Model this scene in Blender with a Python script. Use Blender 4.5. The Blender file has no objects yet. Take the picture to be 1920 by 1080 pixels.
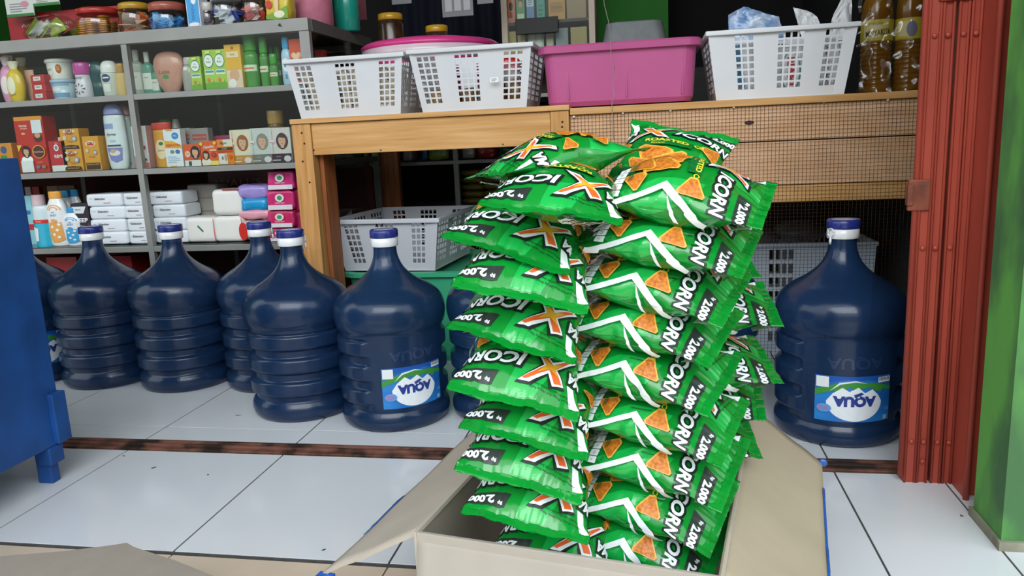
import bpy, bmesh, math, random
from math import sin, cos, pi, radians, exp, atan2, sqrt
from mathutils import Vector, Matrix, noise
random.seed(7)
SC = bpy.context.scene
COL = SC.collection
# ------------------------------------------------------------------ camera, sky, light, exposure
F = 1446.0; CAMH = 0.70
def _basis():
    d = Vector((262, -294, F)).normalized()
    v = Vector((340, 7410, F)).normalized(); v = (v - d * v.dot(d)).normalized()
    x = v.cross(d)
    return x, d, v
_x, _d, _v = _basis()
def c2w(p): return Vector((_x.dot(p), _d.dot(p), -_v.dot(p)))
cam = bpy.data.objects.new('camera', bpy.data.cameras.new('camera')); COL.objects.link(cam)
_r, _u, _f = c2w(Vector((1, 0, 0))), c2w(Vector((0, -1, 0))), c2w(Vector((0, 0, 1)))
m = Matrix.Identity(4)
for i in range(3): m[i][0], m[i][1], m[i][2] = _r[i], _u[i], -_f[i]
m[2][3] = CAMH
cam.matrix_world = m
cam.data.sensor_width = 36; cam.data.lens = F / 1920 * 36; cam.data.clip_start = .02
cam.data.dof.use_dof = False
SC.camera = cam
w = bpy.data.worlds.new('overcast_sky'); SC.world = w; w.use_nodes = True
bg = w.node_tree.nodes['Background']; bg.inputs[1].default_value = 1.15
_nt = w.node_tree; _tc = _nt.nodes.new('ShaderNodeTexCoord'); _sx = _nt.nodes.new('ShaderNodeSeparateXYZ'); _rp = _nt.nodes.new('ShaderNodeValToRGB')
_nt.links.new(_tc.outputs['Generated'], _sx.inputs[0]); _nt.links.new(_sx.outputs['Z'], _rp.inputs[0]); _nt.links.new(_rp.outputs[0], bg.inputs[0])
_e = _rp.color_ramp.elements; _e[0].position = .0; _e[0].color = (.30, .31, .30, 1); _e[1].position = .5; _e[1].color = (1.5, 1.62, 1.7, 1)
_k = _e.new(.12); _k.color = (.42, .44, .42, 1); _k = _e.new(.22); _k.color = (1.25, 1.35, 1.42, 1)
def area(name, loc, target, size, power, color=(1, 1, 1)):
    l = bpy.data.lights.new(name, 'AREA'); l.shape = 'RECTANGLE'; l.size, l.size_y = size; l.energy = power; l.color = color
    o = bpy.data.objects.new(name, l); COL.objects.link(o); o.location = loc
    o.rotation_euler = (Vector(target) - Vector(loc)).to_track_quat('-Z', 'Y').to_euler(); return o
area('sky_light', (.0, -2.6, 3.3), (-.1, 2.0, .4), (4.2, 2.0), 120, (.93, .97, 1.0))
SC.view_settings.view_transform = 'Standard'; SC.view_settings.look = 'None'
SC.view_settings.gamma = 1; SC.view_settings.exposure = 0.20
SC.view_settings.use_curve_mapping = False

def ray(px, py): return c2w(Vector((px - 960, py - 540, F)))
def aty(px, py, Y):
    r = ray(px, py); t = Y / r.y; return Vector((0, 0, CAMH)) + r * t
def atz(px, py, z):
    r = ray(px, py); t = (z - CAMH) / r.z; return Vector((0, 0, CAMH)) + r * t
# ------------------------------------------------------------------ materials
MC = {}
def S(c):
    if isinstance(c, str):
        c = c.lstrip('#'); c = [int(c[i:i + 2], 16) / 255 for i in (0, 2, 4)]
    return tuple(((v / 12.92) if v <= .04045 else ((v + .055) / 1.055) ** 2.4) for v in c)
def mat(name, color, rough=.5, metal=0, coat=0, var=.12, scale=30, bump=0, bscale=200, trans=0, alpha=1, spec=.5, ior=1.45, kind='noise', c2=None, stretch=None, sss=0, hard=(.3, .7)):
    if name in MC: return MC[name]
    m = bpy.data.materials.new(name); m.use_nodes = True; MC[name] = m
    nt = m.node_tree; p = nt.nodes['Principled BSDF']; L = nt.links
    c = S(color); 
    p.inputs['Roughness'].default_value = rough; p.inputs['Metallic'].default_value = metal
    p.inputs['Coat Weight'].default_value = coat; p.inputs['Coat Roughness'].default_value = .08
    p.inputs['Specular IOR Level'].default_value = spec; p.inputs['IOR'].default_value = ior
    p.inputs['Transmission Weight'].default_value = trans; p.inputs['Alpha'].default_value = alpha
    tc = nt.nodes.new('ShaderNodeTexCoord'); mp = nt.nodes.new('ShaderNodeMapping')
    L.new(tc.outputs['Object'], mp.inputs[0])
    if stretch: mp.inputs['Scale'].default_value = stretch
    n = nt.nodes.new('ShaderNodeTexNoise'); n.inputs['Scale'].default_value = scale; n.inputs['Detail'].default_value = 4
    L.new(mp.outputs[0], n.inputs['Vector'])
    r = nt.nodes.new('ShaderNodeValToRGB'); e = r.color_ramp.elements
    e[0].position, e[1].position = hard
    d = S(c2) if c2 else tuple(v * (1 - var) for v in c)
    e[0].color = (*d, 1); e[1].color = (*(c if c2 else tuple(min(1, v * (1 + var * .6)) for v in c)), 1)
    L.new(n.outputs[0], r.inputs[0]); L.new(r.outputs[0], p.inputs['Base Color'])
    if bump:
        b = nt.nodes.new('ShaderNodeBump'); b.inputs['Distance'].default_value = bump; b.inputs['Strength'].default_value = .6
        n2 = nt.nodes.new('ShaderNodeTexNoise'); n2.inputs['Scale'].default_value = bscale; n2.inputs['Detail'].default_value = 5
        L.new(mp.outputs[0], n2.inputs['Vector']); L.new(n2.outputs[0], b.inputs['Height']); L.new(b.outputs[0], p.inputs['Normal'])
    return m
def ink(c): return mat('ink_' + c.lstrip('#'), c, .38, var=.04, scale=60)
def glossy(c): return mat('gloss_' + c.lstrip('#'), c, .22, coat=.3, var=.06, scale=25)
def glass(name, tint, glossmix=.08, rough=.02):
    if name in MC: return MC[name]
    m = bpy.data.materials.new(name); m.use_nodes = True; MC[name] = m; nt = m.node_tree
    nt.nodes.remove(nt.nodes['Principled BSDF']); out = nt.nodes['Material Output']
    t = nt.nodes.new('ShaderNodeBsdfTransparent'); t.inputs[0].default_value = (*tint, 1)
    g = nt.nodes.new('ShaderNodeBsdfGlossy'); g.inputs['Roughness'].default_value = rough
    n = nt.nodes.new('ShaderNodeTexNoise'); n.inputs['Scale'].default_value = 3
    mr = nt.nodes.new('ShaderNodeMapRange'); mr.inputs['To Min'].default_value = glossmix * .8; mr.inputs['To Max'].default_value = glossmix * 1.2
    x = nt.nodes.new('ShaderNodeMixShader'); L = nt.links
    L.new(n.outputs[0], mr.inputs[0]); L.new(mr.outputs[0], x.inputs[0]); L.new(t.outputs[0], x.inputs[1]); L.new(g.outputs[0], x.inputs[2]); L.new(x.outputs[0], out.inputs[0])
    return m
# ------------------------------------------------------------------ object helpers
def tag(o, label=None, cat=None, group=None, kind=None):
    if label: o['label'] = label
    if cat: o['category'] = cat
    if group: o['group'] = group
    if kind: o['kind'] = kind
    return o
def empty(name, loc=(0, 0, 0), rz=0):
    o = bpy.data.objects.new(name, None); o.empty_display_size = .02; COL.objects.link(o); o.location = loc; o.rotation_euler[2] = rz; return o
class MB:
    def __init__(s): s.bm = bmesh.new(); s.mats = []
    def mi(s, m):
        if m not in s.mats: s.mats.append(m)
        return s.mats.index(m)
    def box(s, x0, y0, z0, x1, y1, z1, m=None, bev=0, mtx=None):
        r = bmesh.ops.create_cube(s.bm, size=1)
        vs = r['verts']
        for v in vs: v.co = Vector((x0 + (v.co.x + .5) * (x1 - x0), y0 + (v.co.y + .5) * (y1 - y0), z0 + (v.co.z + .5) * (z1 - z0)))
        fs = {f for v in vs for f in v.link_faces}
        if bev:
            es = {e for v in vs for e in v.link_edges}
            r = bmesh.ops.bevel(s.bm, geom=list(es), offset=bev, segments=2, affect='EDGES', profile=.6)
            fs = set(r['faces']) | {f for f in fs if f.is_valid}
            vs = {v for f in fs for v in f.verts}
        if m is not None:
            k = s.mi(m)
            for f in fs: f.material_index = k
        if mtx is not None:
            for v in set(vs): v.co = mtx @ v.co
        return s
    def lathe(s, prof, seg=32, m=None, sx=1, sy=1, c=(0, 0, 0), rf=None, caps=True):
        k = s.mi(m) if m is not None else 0
        rings = []
        for (r, z) in prof:
            ring = []
            for i in range(seg):
                a = 2 * pi * i / seg; rr = rf(r, z, a) if rf else r
                ring.append(s.bm.verts.new((c[0] + rr * cos(a) * sx, c[1] + rr * sin(a) * sy, c[2] + z)))
            rings.append(ring)
        for a, b in zip(rings, rings[1:]):
            for i in range(seg):
                j = (i + 1) % seg
                f = s.bm.faces.new((a[i], a[j], b[j], b[i])); f.material_index = k; f.smooth = True
        if caps:
            f = s.bm.faces.new(list(reversed(rings[0]))); f.material_index = k
            f = s.bm.faces.new(rings[-1]); f.material_index = k
        return s
    def tube(s, pts, r, seg=8, m=None):
        k = s.mi(m) if m is not None else 0
        pts = [Vector(p) for p in pts]; rings = []
        for i, p in enumerate(pts):
            t = (pts[min(i + 1, len(pts) - 1)] - pts[max(i - 1, 0)]).normalized()
            a = t.cross(Vector((0, 0, 1)));
            if a.length < .1: a = t.cross(Vector((0, 1, 0)))
            a.normalize(); b = t.cross(a)
            rr = r[i] if isinstance(r, (list, tuple)) else r
            rings.append([s.bm.verts.new(p + (a * cos(2 * pi * q / seg) + b * sin(2 * pi * q / seg)) * rr) for q in range(seg)])
        for a, b in zip(rings, rings[1:]):
            for i in range(seg):
                j = (i + 1) % seg; f = s.bm.faces.new((a[i], b[i], b[j], a[j])); f.material_index = k; f.smooth = True
        f = s.bm.faces.new(rings[0]); f.material_index = k; f = s.bm.faces.new(list(reversed(rings[-1]))); f.material_index = k
        return s
    def grid(s, fn, nu, nv, m=None, smooth=True, wrap=False):
        k = s.mi(m) if m is not None else 0
        V = [[s.bm.verts.new(fn(i / nu, j / nv)) for i in range(nu if wrap else nu + 1)] for j in range(nv + 1)]
        n = nu
        for j in range(nv):
            for i in range(n):
                i2 = (i + 1) % nu if wrap else i + 1
                f = s.bm.faces.new((V[j][i], V[j][i2], V[j + 1][i2], V[j + 1][i])); f.material_index = k; f.smooth = smooth
        return s
    def ball(s, c, r, m=None, seg=16, sc=(1, 1, 1), fn=None):
        k = s.mi(m) if m is not None else 0
        r_ = bmesh.ops.create_uvsphere(s.bm, u_segments=seg, v_segments=max(6, seg // 2), radius=1)
        for v in r_['verts']:
            q = v.co.copy(); g = fn(q) if fn else 1
            v.co = Vector((c[0] + q.x * r * sc[0] * g, c[1] + q.y * r * sc[1] * g, c[2] + q.z * r * sc[2] * g))
        for v in r_['verts']:
            for f in v.link_faces: f.material_index = k; f.smooth = True
        return s
    def poly(s, pts, m=None):
        k = s.mi(m) if m is not None else 0
        f = s.bm.faces.new([s.bm.verts.new(p) for p in pts]); f.material_index = k; return s
    def build(s, name, m=None, parent=None, loc=None, rz=0, recalc=True):
        if recalc: bmesh.ops.recalc_face_normals(s.bm, faces=s.bm.faces)
        me = bpy.data.meshes.new(name); s.bm.to_mesh(me); s.bm.free()
        for q in (s.mats or ([m] if m else [])): me.materials.append(q)
        o = bpy.data.objects.new(name, me); COL.objects.link(o)
        if loc is not None: o.location = loc
        o.rotation_euler[2] = rz
        if parent is not None: o.parent = parent
        return o
def kids(o): return [c for c in bpy.data.objects if c.parent == o]
def copy_tree(o, parent=None):
    c = o.copy(); COL.objects.link(c); c.parent = parent
    for ch in kids(o): copy_tree(ch, c)
    return c
# ---- printing: flat shapes and lettering laid on a surface
_TX = {}
def text2d(txt, bold=.0, shear=0.0, space=1.0):
    key = (txt, bold, shear, space)
    if key in _TX: return _TX[key]
    cu = bpy.data.curves.new('lettering', 'FONT'); cu.body = txt; cu.offset = bold; cu.shear = shear; cu.resolution_u = 3
    cu.align_x = 'CENTER'; cu.align_y = 'CENTER'; cu.space_character = space; cu.fill_mode = 'FRONT'
    o = bpy.data.objects.new('lettering', cu); COL.objects.link(o)
    dg = bpy.context.evaluated_depsgraph_get(); me = bpy.data.meshes.new_from_object(o.evaluated_get(dg))
    vs = [(v.co.x, v.co.y) for v in me.vertices]; fs = [tuple(p.vertices) for p in me.polygons]
    bpy.data.objects.remove(o); bpy.data.meshes.remove(me); bpy.data.curves.remove(cu)
    _TX[key] = (vs, fs); return vs, fs
def ell(cx, cy, rx, ry, n=20, a0=0, a1=2 * pi): return [(cx + rx * cos(a0 + (a1 - a0) * i / n), cy + ry * sin(a0 + (a1 - a0) * i / n)) for i in range(n if a1 - a0 >= 2 * pi - .01 else n + 1)]
class Print:
    """flat artwork; x right, y up; each new layer lies a hair above the last"""
    def __init__(s, step=.0003, base=.0004): s.bm = bmesh.new(); s.mats = []; s.h = base; s.step = step
    def _m(s, m):
        if isinstance(m, str): m = ink(m)
        if m not in s.mats: s.mats.append(m)
        return s.mats.index(m)
    def poly(s, pts, m):
        k = s._m(m); f = s.bm.faces.new([s.bm.verts.new((p[0], p[1], s.h)) for p in pts]); f.material_index = k
        if f.normal.z < 0 or True:
            f.normal_update()
            if f.normal.z < 0: f.normal_flip()
        s.h += s.step; return s
    def rect(s, x0, y0, x1, y1, m): return s.poly([(x0, y0), (x1, y0), (x1, y1), (x0, y1)], m)
    def ell(s, cx, cy, rx, ry, m, n=20, a0=0, a1=2 * pi): return s.poly(ell(cx, cy, rx, ry, n, a0, a1), m)
    def text(s, txt, cx, cy, h, m, rot=0, wide=None, bold=0.0, shear=0.0, arc=0, space=1.0):
        vs, fs = text2d(txt, bold, shear, space); k = s._m(m)
        if not vs: return s
        xs = [v[0] for v in vs]; ys = [v[1] for v in vs]
        ox, oy = (min(xs) + max(xs)) / 2, (min(ys) + max(ys)) / 2
        ky = h / max(1e-6, max(ys) - min(ys)); kx = (wide / (max(xs) - min(xs))) if wide else ky
        V = []
        for (x, y) in vs:
            X, Y = (x - ox) * kx, (y - oy) * ky
            Y += arc * X * X
            V.append(s.bm.verts.new((cx + X * cos(rot) - Y * sin(rot), cy + X * sin(rot) + Y * cos(rot), s.h)))
        for f in fs:
            try: q = s.bm.faces.new([V[i] for i in f])
            except ValueError: continue
            q.material_index = k; q.normal_update()
            if q.normal.z < 0: q.normal_flip()
        s.h += s.step; return s
    def lines(s, x0, y0, x1, y1, n, m, seed=1):
        rr = random.Random(seed)
        for i in range(n):
            y = y0 + (y1 - y0) * (i + .2) / n; h = (y1 - y0) / n * .45; e = x0 + (x1 - x0) * rr.uniform(.6, 1)
            s.rect(x0, y, e, y + h, m); s.h -= s.step
        s.h += s.step; return s
    def portrait(s, cx, cy, h, hair, skin='#d9a98a', top='#ffffff', shoulders=True):
        if shoulders: s.ell(cx, cy - h * .62, h * .5, h * .32, top)
        s.ell(cx, cy - h * .02, h * .36, h * .46, hair); s.rect(cx - h * .1, cy - h * .4, cx + h * .1, cy - h * .1, skin)
        s.ell(cx, cy, h * .22, h * .3, skin); s.poly(ell(cx, cy + h * .1, h * .25, h * .26, 10, .15, pi - .4), hair)
        for q in (-1, 1): s.ell(cx + q * h * .09, cy + h * .02, h * .035, h * .015, '#3a2620'); s.h -= s.step
        s.h += s.step; s.ell(cx, cy - h * .15, h * .06, h * .02, '#b0443f'); return s
    def slice(s, gx, gy):
        for ax, vals in ((0, gx), (1, gy)):
            for v in vals:
                co = (v, 0, 0) if ax == 0 else (0, v, 0); no = (1, 0, 0) if ax == 0 else (0, 1, 0)
                fs = [f for f in s.bm.faces if min(q.co[ax] for q in f.verts) < v - 1e-7 and max(q.co[ax] for q in f.verts) > v + 1e-7]
                if not fs: continue
                g = set(fs)
                for f in fs: g |= set(f.edges) | set(f.verts)
                bmesh.ops.bisect_plane(s.bm, geom=list(g), dist=1e-7, plane_co=co, plane_no=no)
        return s
    def data(s, name, fn, smooth=False):
        me = bpy.data.meshes.new(name); s.bm.to_mesh(me)
        for q in s.mats: me.materials.append(q)
        for v in me.vertices: v.co = fn(v.co.x, v.co.y, v.co.z)
        if smooth:
            for p in me.polygons: p.use_smooth = True
        return me
    def place(s, name, fn, parent, loc=(0, 0, 0)):
        o = bpy.data.objects.new(name, s.data(name, fn)); COL.objects.link(o); o.parent = parent; o.location = loc; s.bm.free(); return o
def front(y=0.0): return lambda a, b, h: Vector((a, y - h, b))
def sideR(x=0.0): return lambda a, b, h: Vector((x + h, a, b))
def roundf(r, sx=1, sy=1, rot=-pi / 2): # artwork wrapped on a body whose radius is r(z)
    return lambda a, b, h: (lambda q, R: Vector((R * cos(q) * sx, R * sin(q) * sy, b)))(rot + a / r(b), r(b) + h)
def frange(a, b, st):
    n = int((b - a) / st + .5); return [a + i * st for i in range(1, n)]
# ------------------------------------------------------------------ shared materials
ALU = mat('aluminium', '#969793', .42, .35, var=.08, scale=12)
ALU_D = mat('aluminium_dark', '#6c6e6a', .45, .3, var=.1, scale=12)
TILE = mat('white_floor_tile', '#d6dade', .13, var=.035, scale=3, spec=.5, bump=.0004, bscale=6)
BEIGE = mat('beige_floor_tile', '#cdbba6', .3, var=.08, scale=9)
GROUT = mat('grout', '#4a4a48', .9, var=.3, scale=60)
RUST = mat('rusty_metal', '#86594a', .6, .25, c2='#33261f', scale=14, hard=(.4, .6), bump=.001, bscale=90)
PANE = glass('clear_pane', (.95, .98, .96), .035)
FILM = glass('thin_film', (.9, .92, .9), .16, .12)
CARD = mat('cardboard_inner', '#aca294', .85, var=.07, scale=14, bump=.0005, bscale=120, stretch=(1, 1, .3))
CARD_W = mat('cardboard_outer', '#a39c92', .8, var=.05, scale=20, bump=.0003, bscale=150)
TAPE = mat('blue_tape', '#1c59ad', .3, coat=.3, var=.2, scale=90, bump=.001, bscale=150)
GREENW = mat('green_wall_paint', '#62a84c', .75, c2='#456f45', scale=7, hard=(.44, .6), bump=.002, bscale=25, stretch=(1, 1, .5))
REDP = mat('red_gate_paint', '#b5503f', .42, .05, c2='#8d382c', scale=7, bump=.0008, bscale=30, stretch=(1, 1, .25), spec=.4)
BLUEP = mat('blue_cabinet_paint', '#1a4f95', .5, c2='#143f78', scale=10, bump=.0006, bscale=50)
def wood(name, a, b, st, c=.6):
    m = mat(name, a, .6, c2=b, scale=6, stretch=st, bump=.0006, bscale=40); return m
PINE_H = wood('pine_across', '#d3a56c', '#b98648', (.8, 12, 14))
PINE_V = wood('pine_upright', '#cc9a5e', '#ab7639', (14, 12, .8))
PINE_D = wood('pine_dark', '#a8602f', '#7d4520', (14, 12, .8))
PLY = wood('plywood', '#e0b58e', '#cb9c72', (1.0, 10, 9))
# ------------------------------------------------------------------ setting
XL, XR, YB, ZC = -3.3, .62, 4.1, 2.7
fl = MB(); gx = [-3.7 + .04 + .404 * i - .0 for i in range(0)]
xs = [-.043 + .404 * k for k in range(-9, 4)]
fl.box(-3.7, 1.135, -.02, 1.3, YB, -.0015, GROUT)
def tiles(xa, ya, yb, m, g=.0020):
    for a, b in zip(xa, xa[1:]): fl.box(a + g, ya + g, -.01, b - g, yb - g, 0, m)
xs_in = [x for x in xs if x < .6]
tiles(xs_in[:-1] + [.36, .558], 1.135, 1.563, TILE); tiles([.558, .96, 1.3], 1.135, 1.563, TILE)
y = 1.715
tiles(xs, 1.622, 1.715, TILE)
while y < YB: tiles(xs, y, min(YB, y + .404), TILE); y += .404
tag(fl.build('floor'), kind='structure')
fo = MB(); fo.box(-3.7, -1.6, -.03, 1.6, 1.1345, -.012, GROUT)
for a, b in zip(xs, xs[1:]):
    yy = 1.133
    while yy > -1.4: fo.box(a + .0015, yy - .4, -.02, b - .0015, yy - .003, -.004, BEIGE); yy -= .403
tag(fo.build('floor_porch'), kind='structure')
tr = MB(); tr.box(-3.7, 1.564, -.008, .60, 1.621, .0, RUST); tr.box(-3.7, 1.566, 0, .6, 1.576, .004, RUST, .001); tr.box(-3.7, 1.588, 0, .6, 1.598, .006, RUST, .001); tr.box(-3.7, 1.61, 0, .6, 1.62, .005, RUST, .001)
tag(tr.build('trim_1'), kind='structure')
DARKW = mat('interior_shade_wall', '#1c1a1c', .9, var=.3, scale=3)  # shade of the shop interior put into the wall colour
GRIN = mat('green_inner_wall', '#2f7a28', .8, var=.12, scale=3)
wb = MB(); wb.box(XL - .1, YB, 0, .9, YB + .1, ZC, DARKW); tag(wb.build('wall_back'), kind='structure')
wb = MB(); a = aty(1112, 50, 3.7); b = aty(1253, 50, 3.7); wb.box(a.x - .03, 3.7, 0, b.x, YB, ZC, GRIN); tag(wb.build('wall_inner'), kind='structure')
wb = MB(); wb.box(XL - .1, 1.6, 0, XL, YB, ZC, GRIN); tag(wb.build('wall_left'), kind='structure')
# right-hand wall: an outer green pier whose lit front faces the street
wr = MB()
def pierface(u, v): return Vector((.557, 1.28 + (1.62 - 1.28) * u, ZC * v))
wr.box(.557, 1.28, 0, 1.6, 1.392, ZC, GREENW); wr.box(.66, 1.392, 0, 1.6, 1.62, ZC, GREENW); tag(wr.build('wall_right'), kind='structure')
wr = MB(); wr.box(.72, 1.62, 0, .9, YB, ZC, DARKW); tag(wr.build('wall_right_inner'), kind='structure')  # inner stretch of the right wall, coloured dark to stand for shade
wr = MB(); wr.box(-3.4, .3, ZC, 1.6, .95, ZC + .1, mat('sky_block_grey', '#a9a9a0', .9)); tag(wr.build('ceiling_sky_block'), kind='structure')  # unseen slab, added and sized to hold back overhead sky light
tb = MB(); SK = mat('dirty_cement', '#8d8a78', .9, var=.3, scale=30); tb.box(.552, 1.273, 0, 1.6, 1.4, .016, SK); tag(tb.build('trim_2'), kind='structure')
ce = MB(); ce.box(XL - .1, .95, ZC, 1.6, YB + .1, ZC + .1, mat('ceiling_paint', '#8a8a80', .9)); tag(ce.build('ceiling'), kind='structure')

# ------------------------------------------------------------------ folding red gate
RUST2 = mat('rusty_red_plate', '#8f4a35', .6, c2='#5e3022', scale=30, bump=.001, bscale=80)
gate = empty('door_1', (.48, 1.53, 0)); gate['kind'] = 'structure'
def channel(x0, y0, x1, d=.028, z0=.0, z1=2.3, m=REDP):
    g = MB()
    g.box(x0, y0, z0, x1, y0 + .0025, z1, m); g.box(x0, y0, z0, x0 + .0025, y0 + d, z1, m); g.box(x1 - .0025, y0, z0, x1, y0 + d, z1, m)
    return g
px_ = [(.000, .022), (.023, .043), (.0485, .067), (.069, .087)]
g = MB(); g.tube([(-.004, .0, .012), (-.004, .0, 2.3)], .006, 10, REDP); g.build('edge_rod', parent=gate)
for i, (a, b) in enumerate(px_):
    g = channel(a, -.004 + (.002 if i % 2 else 0), b)
    # rolled beads along the slat edges
    g.tube([(a + .002, -.004, .0), (a + .002, -.004, 2.3)], .0028, 8, REDP)
    g.tube([(b - .002, -.004, .0), (b - .002, -.004, 2.3)], .0028, 8, REDP)
    s = g.build('gate_slat', parent=gate)
    for z in ((.085, .465, .842) if i < 3 else (.085, .842)):
        h = MB(); h.ball(((a + b) / 2, -.006, z), .0048, REDP, 12, (1, .6, 1)); h.build('rivet', parent=s)
    if i == 1: h = MB(); h.ball(((a + b) / 2, -.006, .045), .0048, REDP, 12, (1, .6, 1)); h.build('rivet', parent=s)
g = MB(); g.box(.090, .01, 0, .1, .06, 2.3, REDP); g.box(.10, .03, .0, .125, .06, 2.3, REDP); g.build('gate_slat', parent=gate)
g = MB(); g.box(.0875, -.070, .0, .0905, .012, 2.3, REDP); g.tube([(.089, -.071, .0), (.089, -.071, 2.3)], .0055, 10, REDP); g.build('edge_flange', parent=gate)
g = MB(); g.box(.108, -.05, .0, .112, .06, 2.3, REDP); g.box(.1, -.054, 0, .116, -.046, 2.3, REDP, .002); g.box(.150, -.13, 0, .178, .09, 2.3, REDP); g.box(.13, .05, 0, .178, .09, 2.3, REDP); g.build('gate_frame', parent=gate)
g = MB(); g.box(-.020, -.010, .535, .018, .0, .592, RUST2, .003); g.box(-.022, -.014, .545, -.012, .0, .582, RUST2, .002); g.build('latch_plate', parent=gate)
g = MB(); g.box(.014, -.012, .898, .072, -.003, .96, REDP, .006); g.build('handle_plate', parent=gate)

# ------------------------------------------------------------------ blue cabinet at left
bc = empty('blue_cabinet', (-1.29, 1.0, 0)); tag(bc, 'blue painted metal cart cabinet at the left edge, standing on short legs', 'cabinet')
g = MB(); g.box(-.6, -.35, .085, 0, .415, .705, BLUEP, .004); g.build('body', parent=bc)
g = MB(); g.box(-.012, .385, .088, .012, .424, .2, BLUEP, .003); g.build('corner_bracket', parent=bc)
for (x, y) in ((-.028, .385), (-.56, .385), (-.028, -.3), (-.56, -.3)):
    g = MB(); g.box(x - .018, y - .012, 0, x + .018, y + .012, .085, BLUEP, .003); g.box(x - .004, y - .02, .045, x + .03, y + .02, .085, BLUEP, .003); g.build('leg', parent=bc)

# ------------------------------------------------------------------ wooden counter with wire mesh
CY = 2.10; CZ = .775
ct = empty('wooden_counter', (-.2, CY, 0)); tag(ct, 'rough pine counter with plank front and wire mesh, carrying plastic baskets', 'counter')
def cb(name, x0, x1, y0, y1, z0, z1, m, bev=.002):
    g = MB(); g.box(x0 + .2, y0 - CY, z0, x1 + .2, y1 - CY, z1, m, bev); return g.build(name, parent=ct)
cb('top_plank', -1.012, -.215, 2.095, 2.52, .765, .779, PINE_H); cb('top_plank', -.214, .68, 2.10, 2.52, .752, .770, PINE_H)
cb('front_beam', -.952, -.268, 2.105, 2.135, .676, .764, PINE_H); cb('post', -1.010, -.953, 2.10, 2.155, 0, .764, PINE_V)
cb('post', -.951, -.938, 2.137, 2.22, 0, .764, PINE_D); cb('post', -.267, -.217, 2.10, 2.14, .505, .764, PINE_V)

cb('front_board', -.216, .68, 2.112, 2.127, .662, .751, PLY); cb('front_board', -.216, .68, 2.114, 2.127, .548, .659, PLY); cb('front_board', -.216, .68, 2.113, 2.127, .503, .546, PINE_H)
g = MB(); g.lathe([(.012, 0), (.011, .0006), (.002, .0009)], 20, mat('wood_knot', '#3f342c', .8, var=.4, scale=90), 1, .45); o = g.build('knot', parent=ct); o.rotation_euler[0] = pi / 2; o.location = (aty(1405, 230, 2.11).x + .2, .0118, aty(1405, 230, 2.11).z)
cb('rail', -.95, .68, 2.47, 2.5, .69, .764, PINE_D)
g = MB(); 
WIRE = mat('mesh_wire', '#4a3423', .6, .5, var=.2, scale=80)
wireT = mat('mesh_wire_dull', '#4d443c', .6, .5, var=.2)
n = 0
x = -.214
while x < .68:
    g.tube([(x + .2, 2.1105 - CY, .06), (x + .2 + random.uniform(-.001, .001), 2.1095 - CY, .4), (x + .2, 2.1105 - CY, .763)], .00045, 5, WIRE); x += .0096
z = .07
while z < .763: g.tube([(-.214 + .2, 2.1085 - CY, z), (.25 + .2, 2.1085 - CY, z + random.uniform(-.001, .001)), (.68 + .2, 2.1085 - CY, z)], .00045, 5, WIRE); z += .0096
g.build('wire_mesh', parent=ct)
for p in ((1076, 219), (1168, 212), (1257, 207), (1376, 201), (1545, 191), (1665, 187)):
    q = aty(*p, 2.106); g = MB(); g.ball((q.x + .2, 2.106 - CY, q.z), .0035, glossy('#e8e4dc'), 10); g.build('push_pin', parent=ct)
for (x, z) in ((-.235, .735), (-.236, .722), (-.237, .70), (-.98, .74), (-.975, .71), (-.97, .60), (-.985, .66), (-.4, .683), (-.75, .682), (-.95, .69)):
    g = MB(); g.ball((x + .2, -.0005 + (0 if x < -.95 or x > -.27 else .006), z), .003, mat('nail_head', '#2a211a', .7), 8, (1, .3, 1)); g.build('nail', parent=ct)

# ------------------------------------------------------------------ front glass display case
FY = 2.30; T1, T2, T3 = .893, .656, .400
CX0, CX1 = -2.75, -1.017; CD = .54
dc = empty('display_case', (-1.6, FY, 0)); tag(dc, 'long aluminium and glass display case full of toiletries and medicine boxes', 'display case')
def db(name, x0, x1, y0, y1, z0, z1, m, bev=.001, parent=None):
    g = MB(); g.box(x0 + 1.6, y0 - FY, z0, x1 + 1.6, y1 - FY, z1, m, bev); return g.build(name, parent=parent or dc)
BRN = mat('brown_trim', '#4a4038', .55, var=.1)
db('top_panel', CX0, CX1 - .02, FY + .02, FY + CD - .02, 1.062, 1.080, BRN)
db('top_rail', CX0, CX1, FY - .008, FY + .02, 1.046, 1.083, ALU); db('side_rail', CX1 - .018, CX1 + .001, FY + .021, FY + CD, 1.046, 1.083, ALU_D)
db('top_rail', CX0, CX1, FY + CD - .02, FY + CD, 1.046, 1.083, ALU_D)
for (x, w_) in ((-1.655, .02), (CX1 - .032, .032), (-2.3, .02)): db('upright', x, x + w_, FY - .006, FY + .014, 0.02, 1.045, ALU)
for (x, w_) in ((-1.655, .02), (CX1 - .025, .025), (-2.3, .02)): db('upright', x, x + w_, FY + CD - .02, FY + CD, 0.02, 1.045, ALU_D)
for z in (T1, T2, T3, .06):
    db('shelf_rail', CX0, CX1 - .033, FY - .004, FY + .012, z - .020, z - .002, ALU)
    db('shelf_side_rail', CX1 - .02, CX1 - .002, FY + .015, FY + CD - .021, z - .020, z - .002, ALU_D)
    db('shelf', CX0, CX1 - .021, FY + .0125, FY + CD - .03, z - .008, z, mat('dark_glass_shelf', '#1f2b27', .15, var=.05))
db('back_board', CX0, CX1 - .1, FY + CD - .018, FY + CD - .012, .62, 1.04, mat('brown_board', '#4b3c34', .8, var=.25, scale=4))
db('back_board', CX0, CX1 - .03, FY + CD - .018, FY + CD - .012, .03, .62, mat('maroon_board', '#4a1d1c', .8, var=.25, scale=4))
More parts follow.
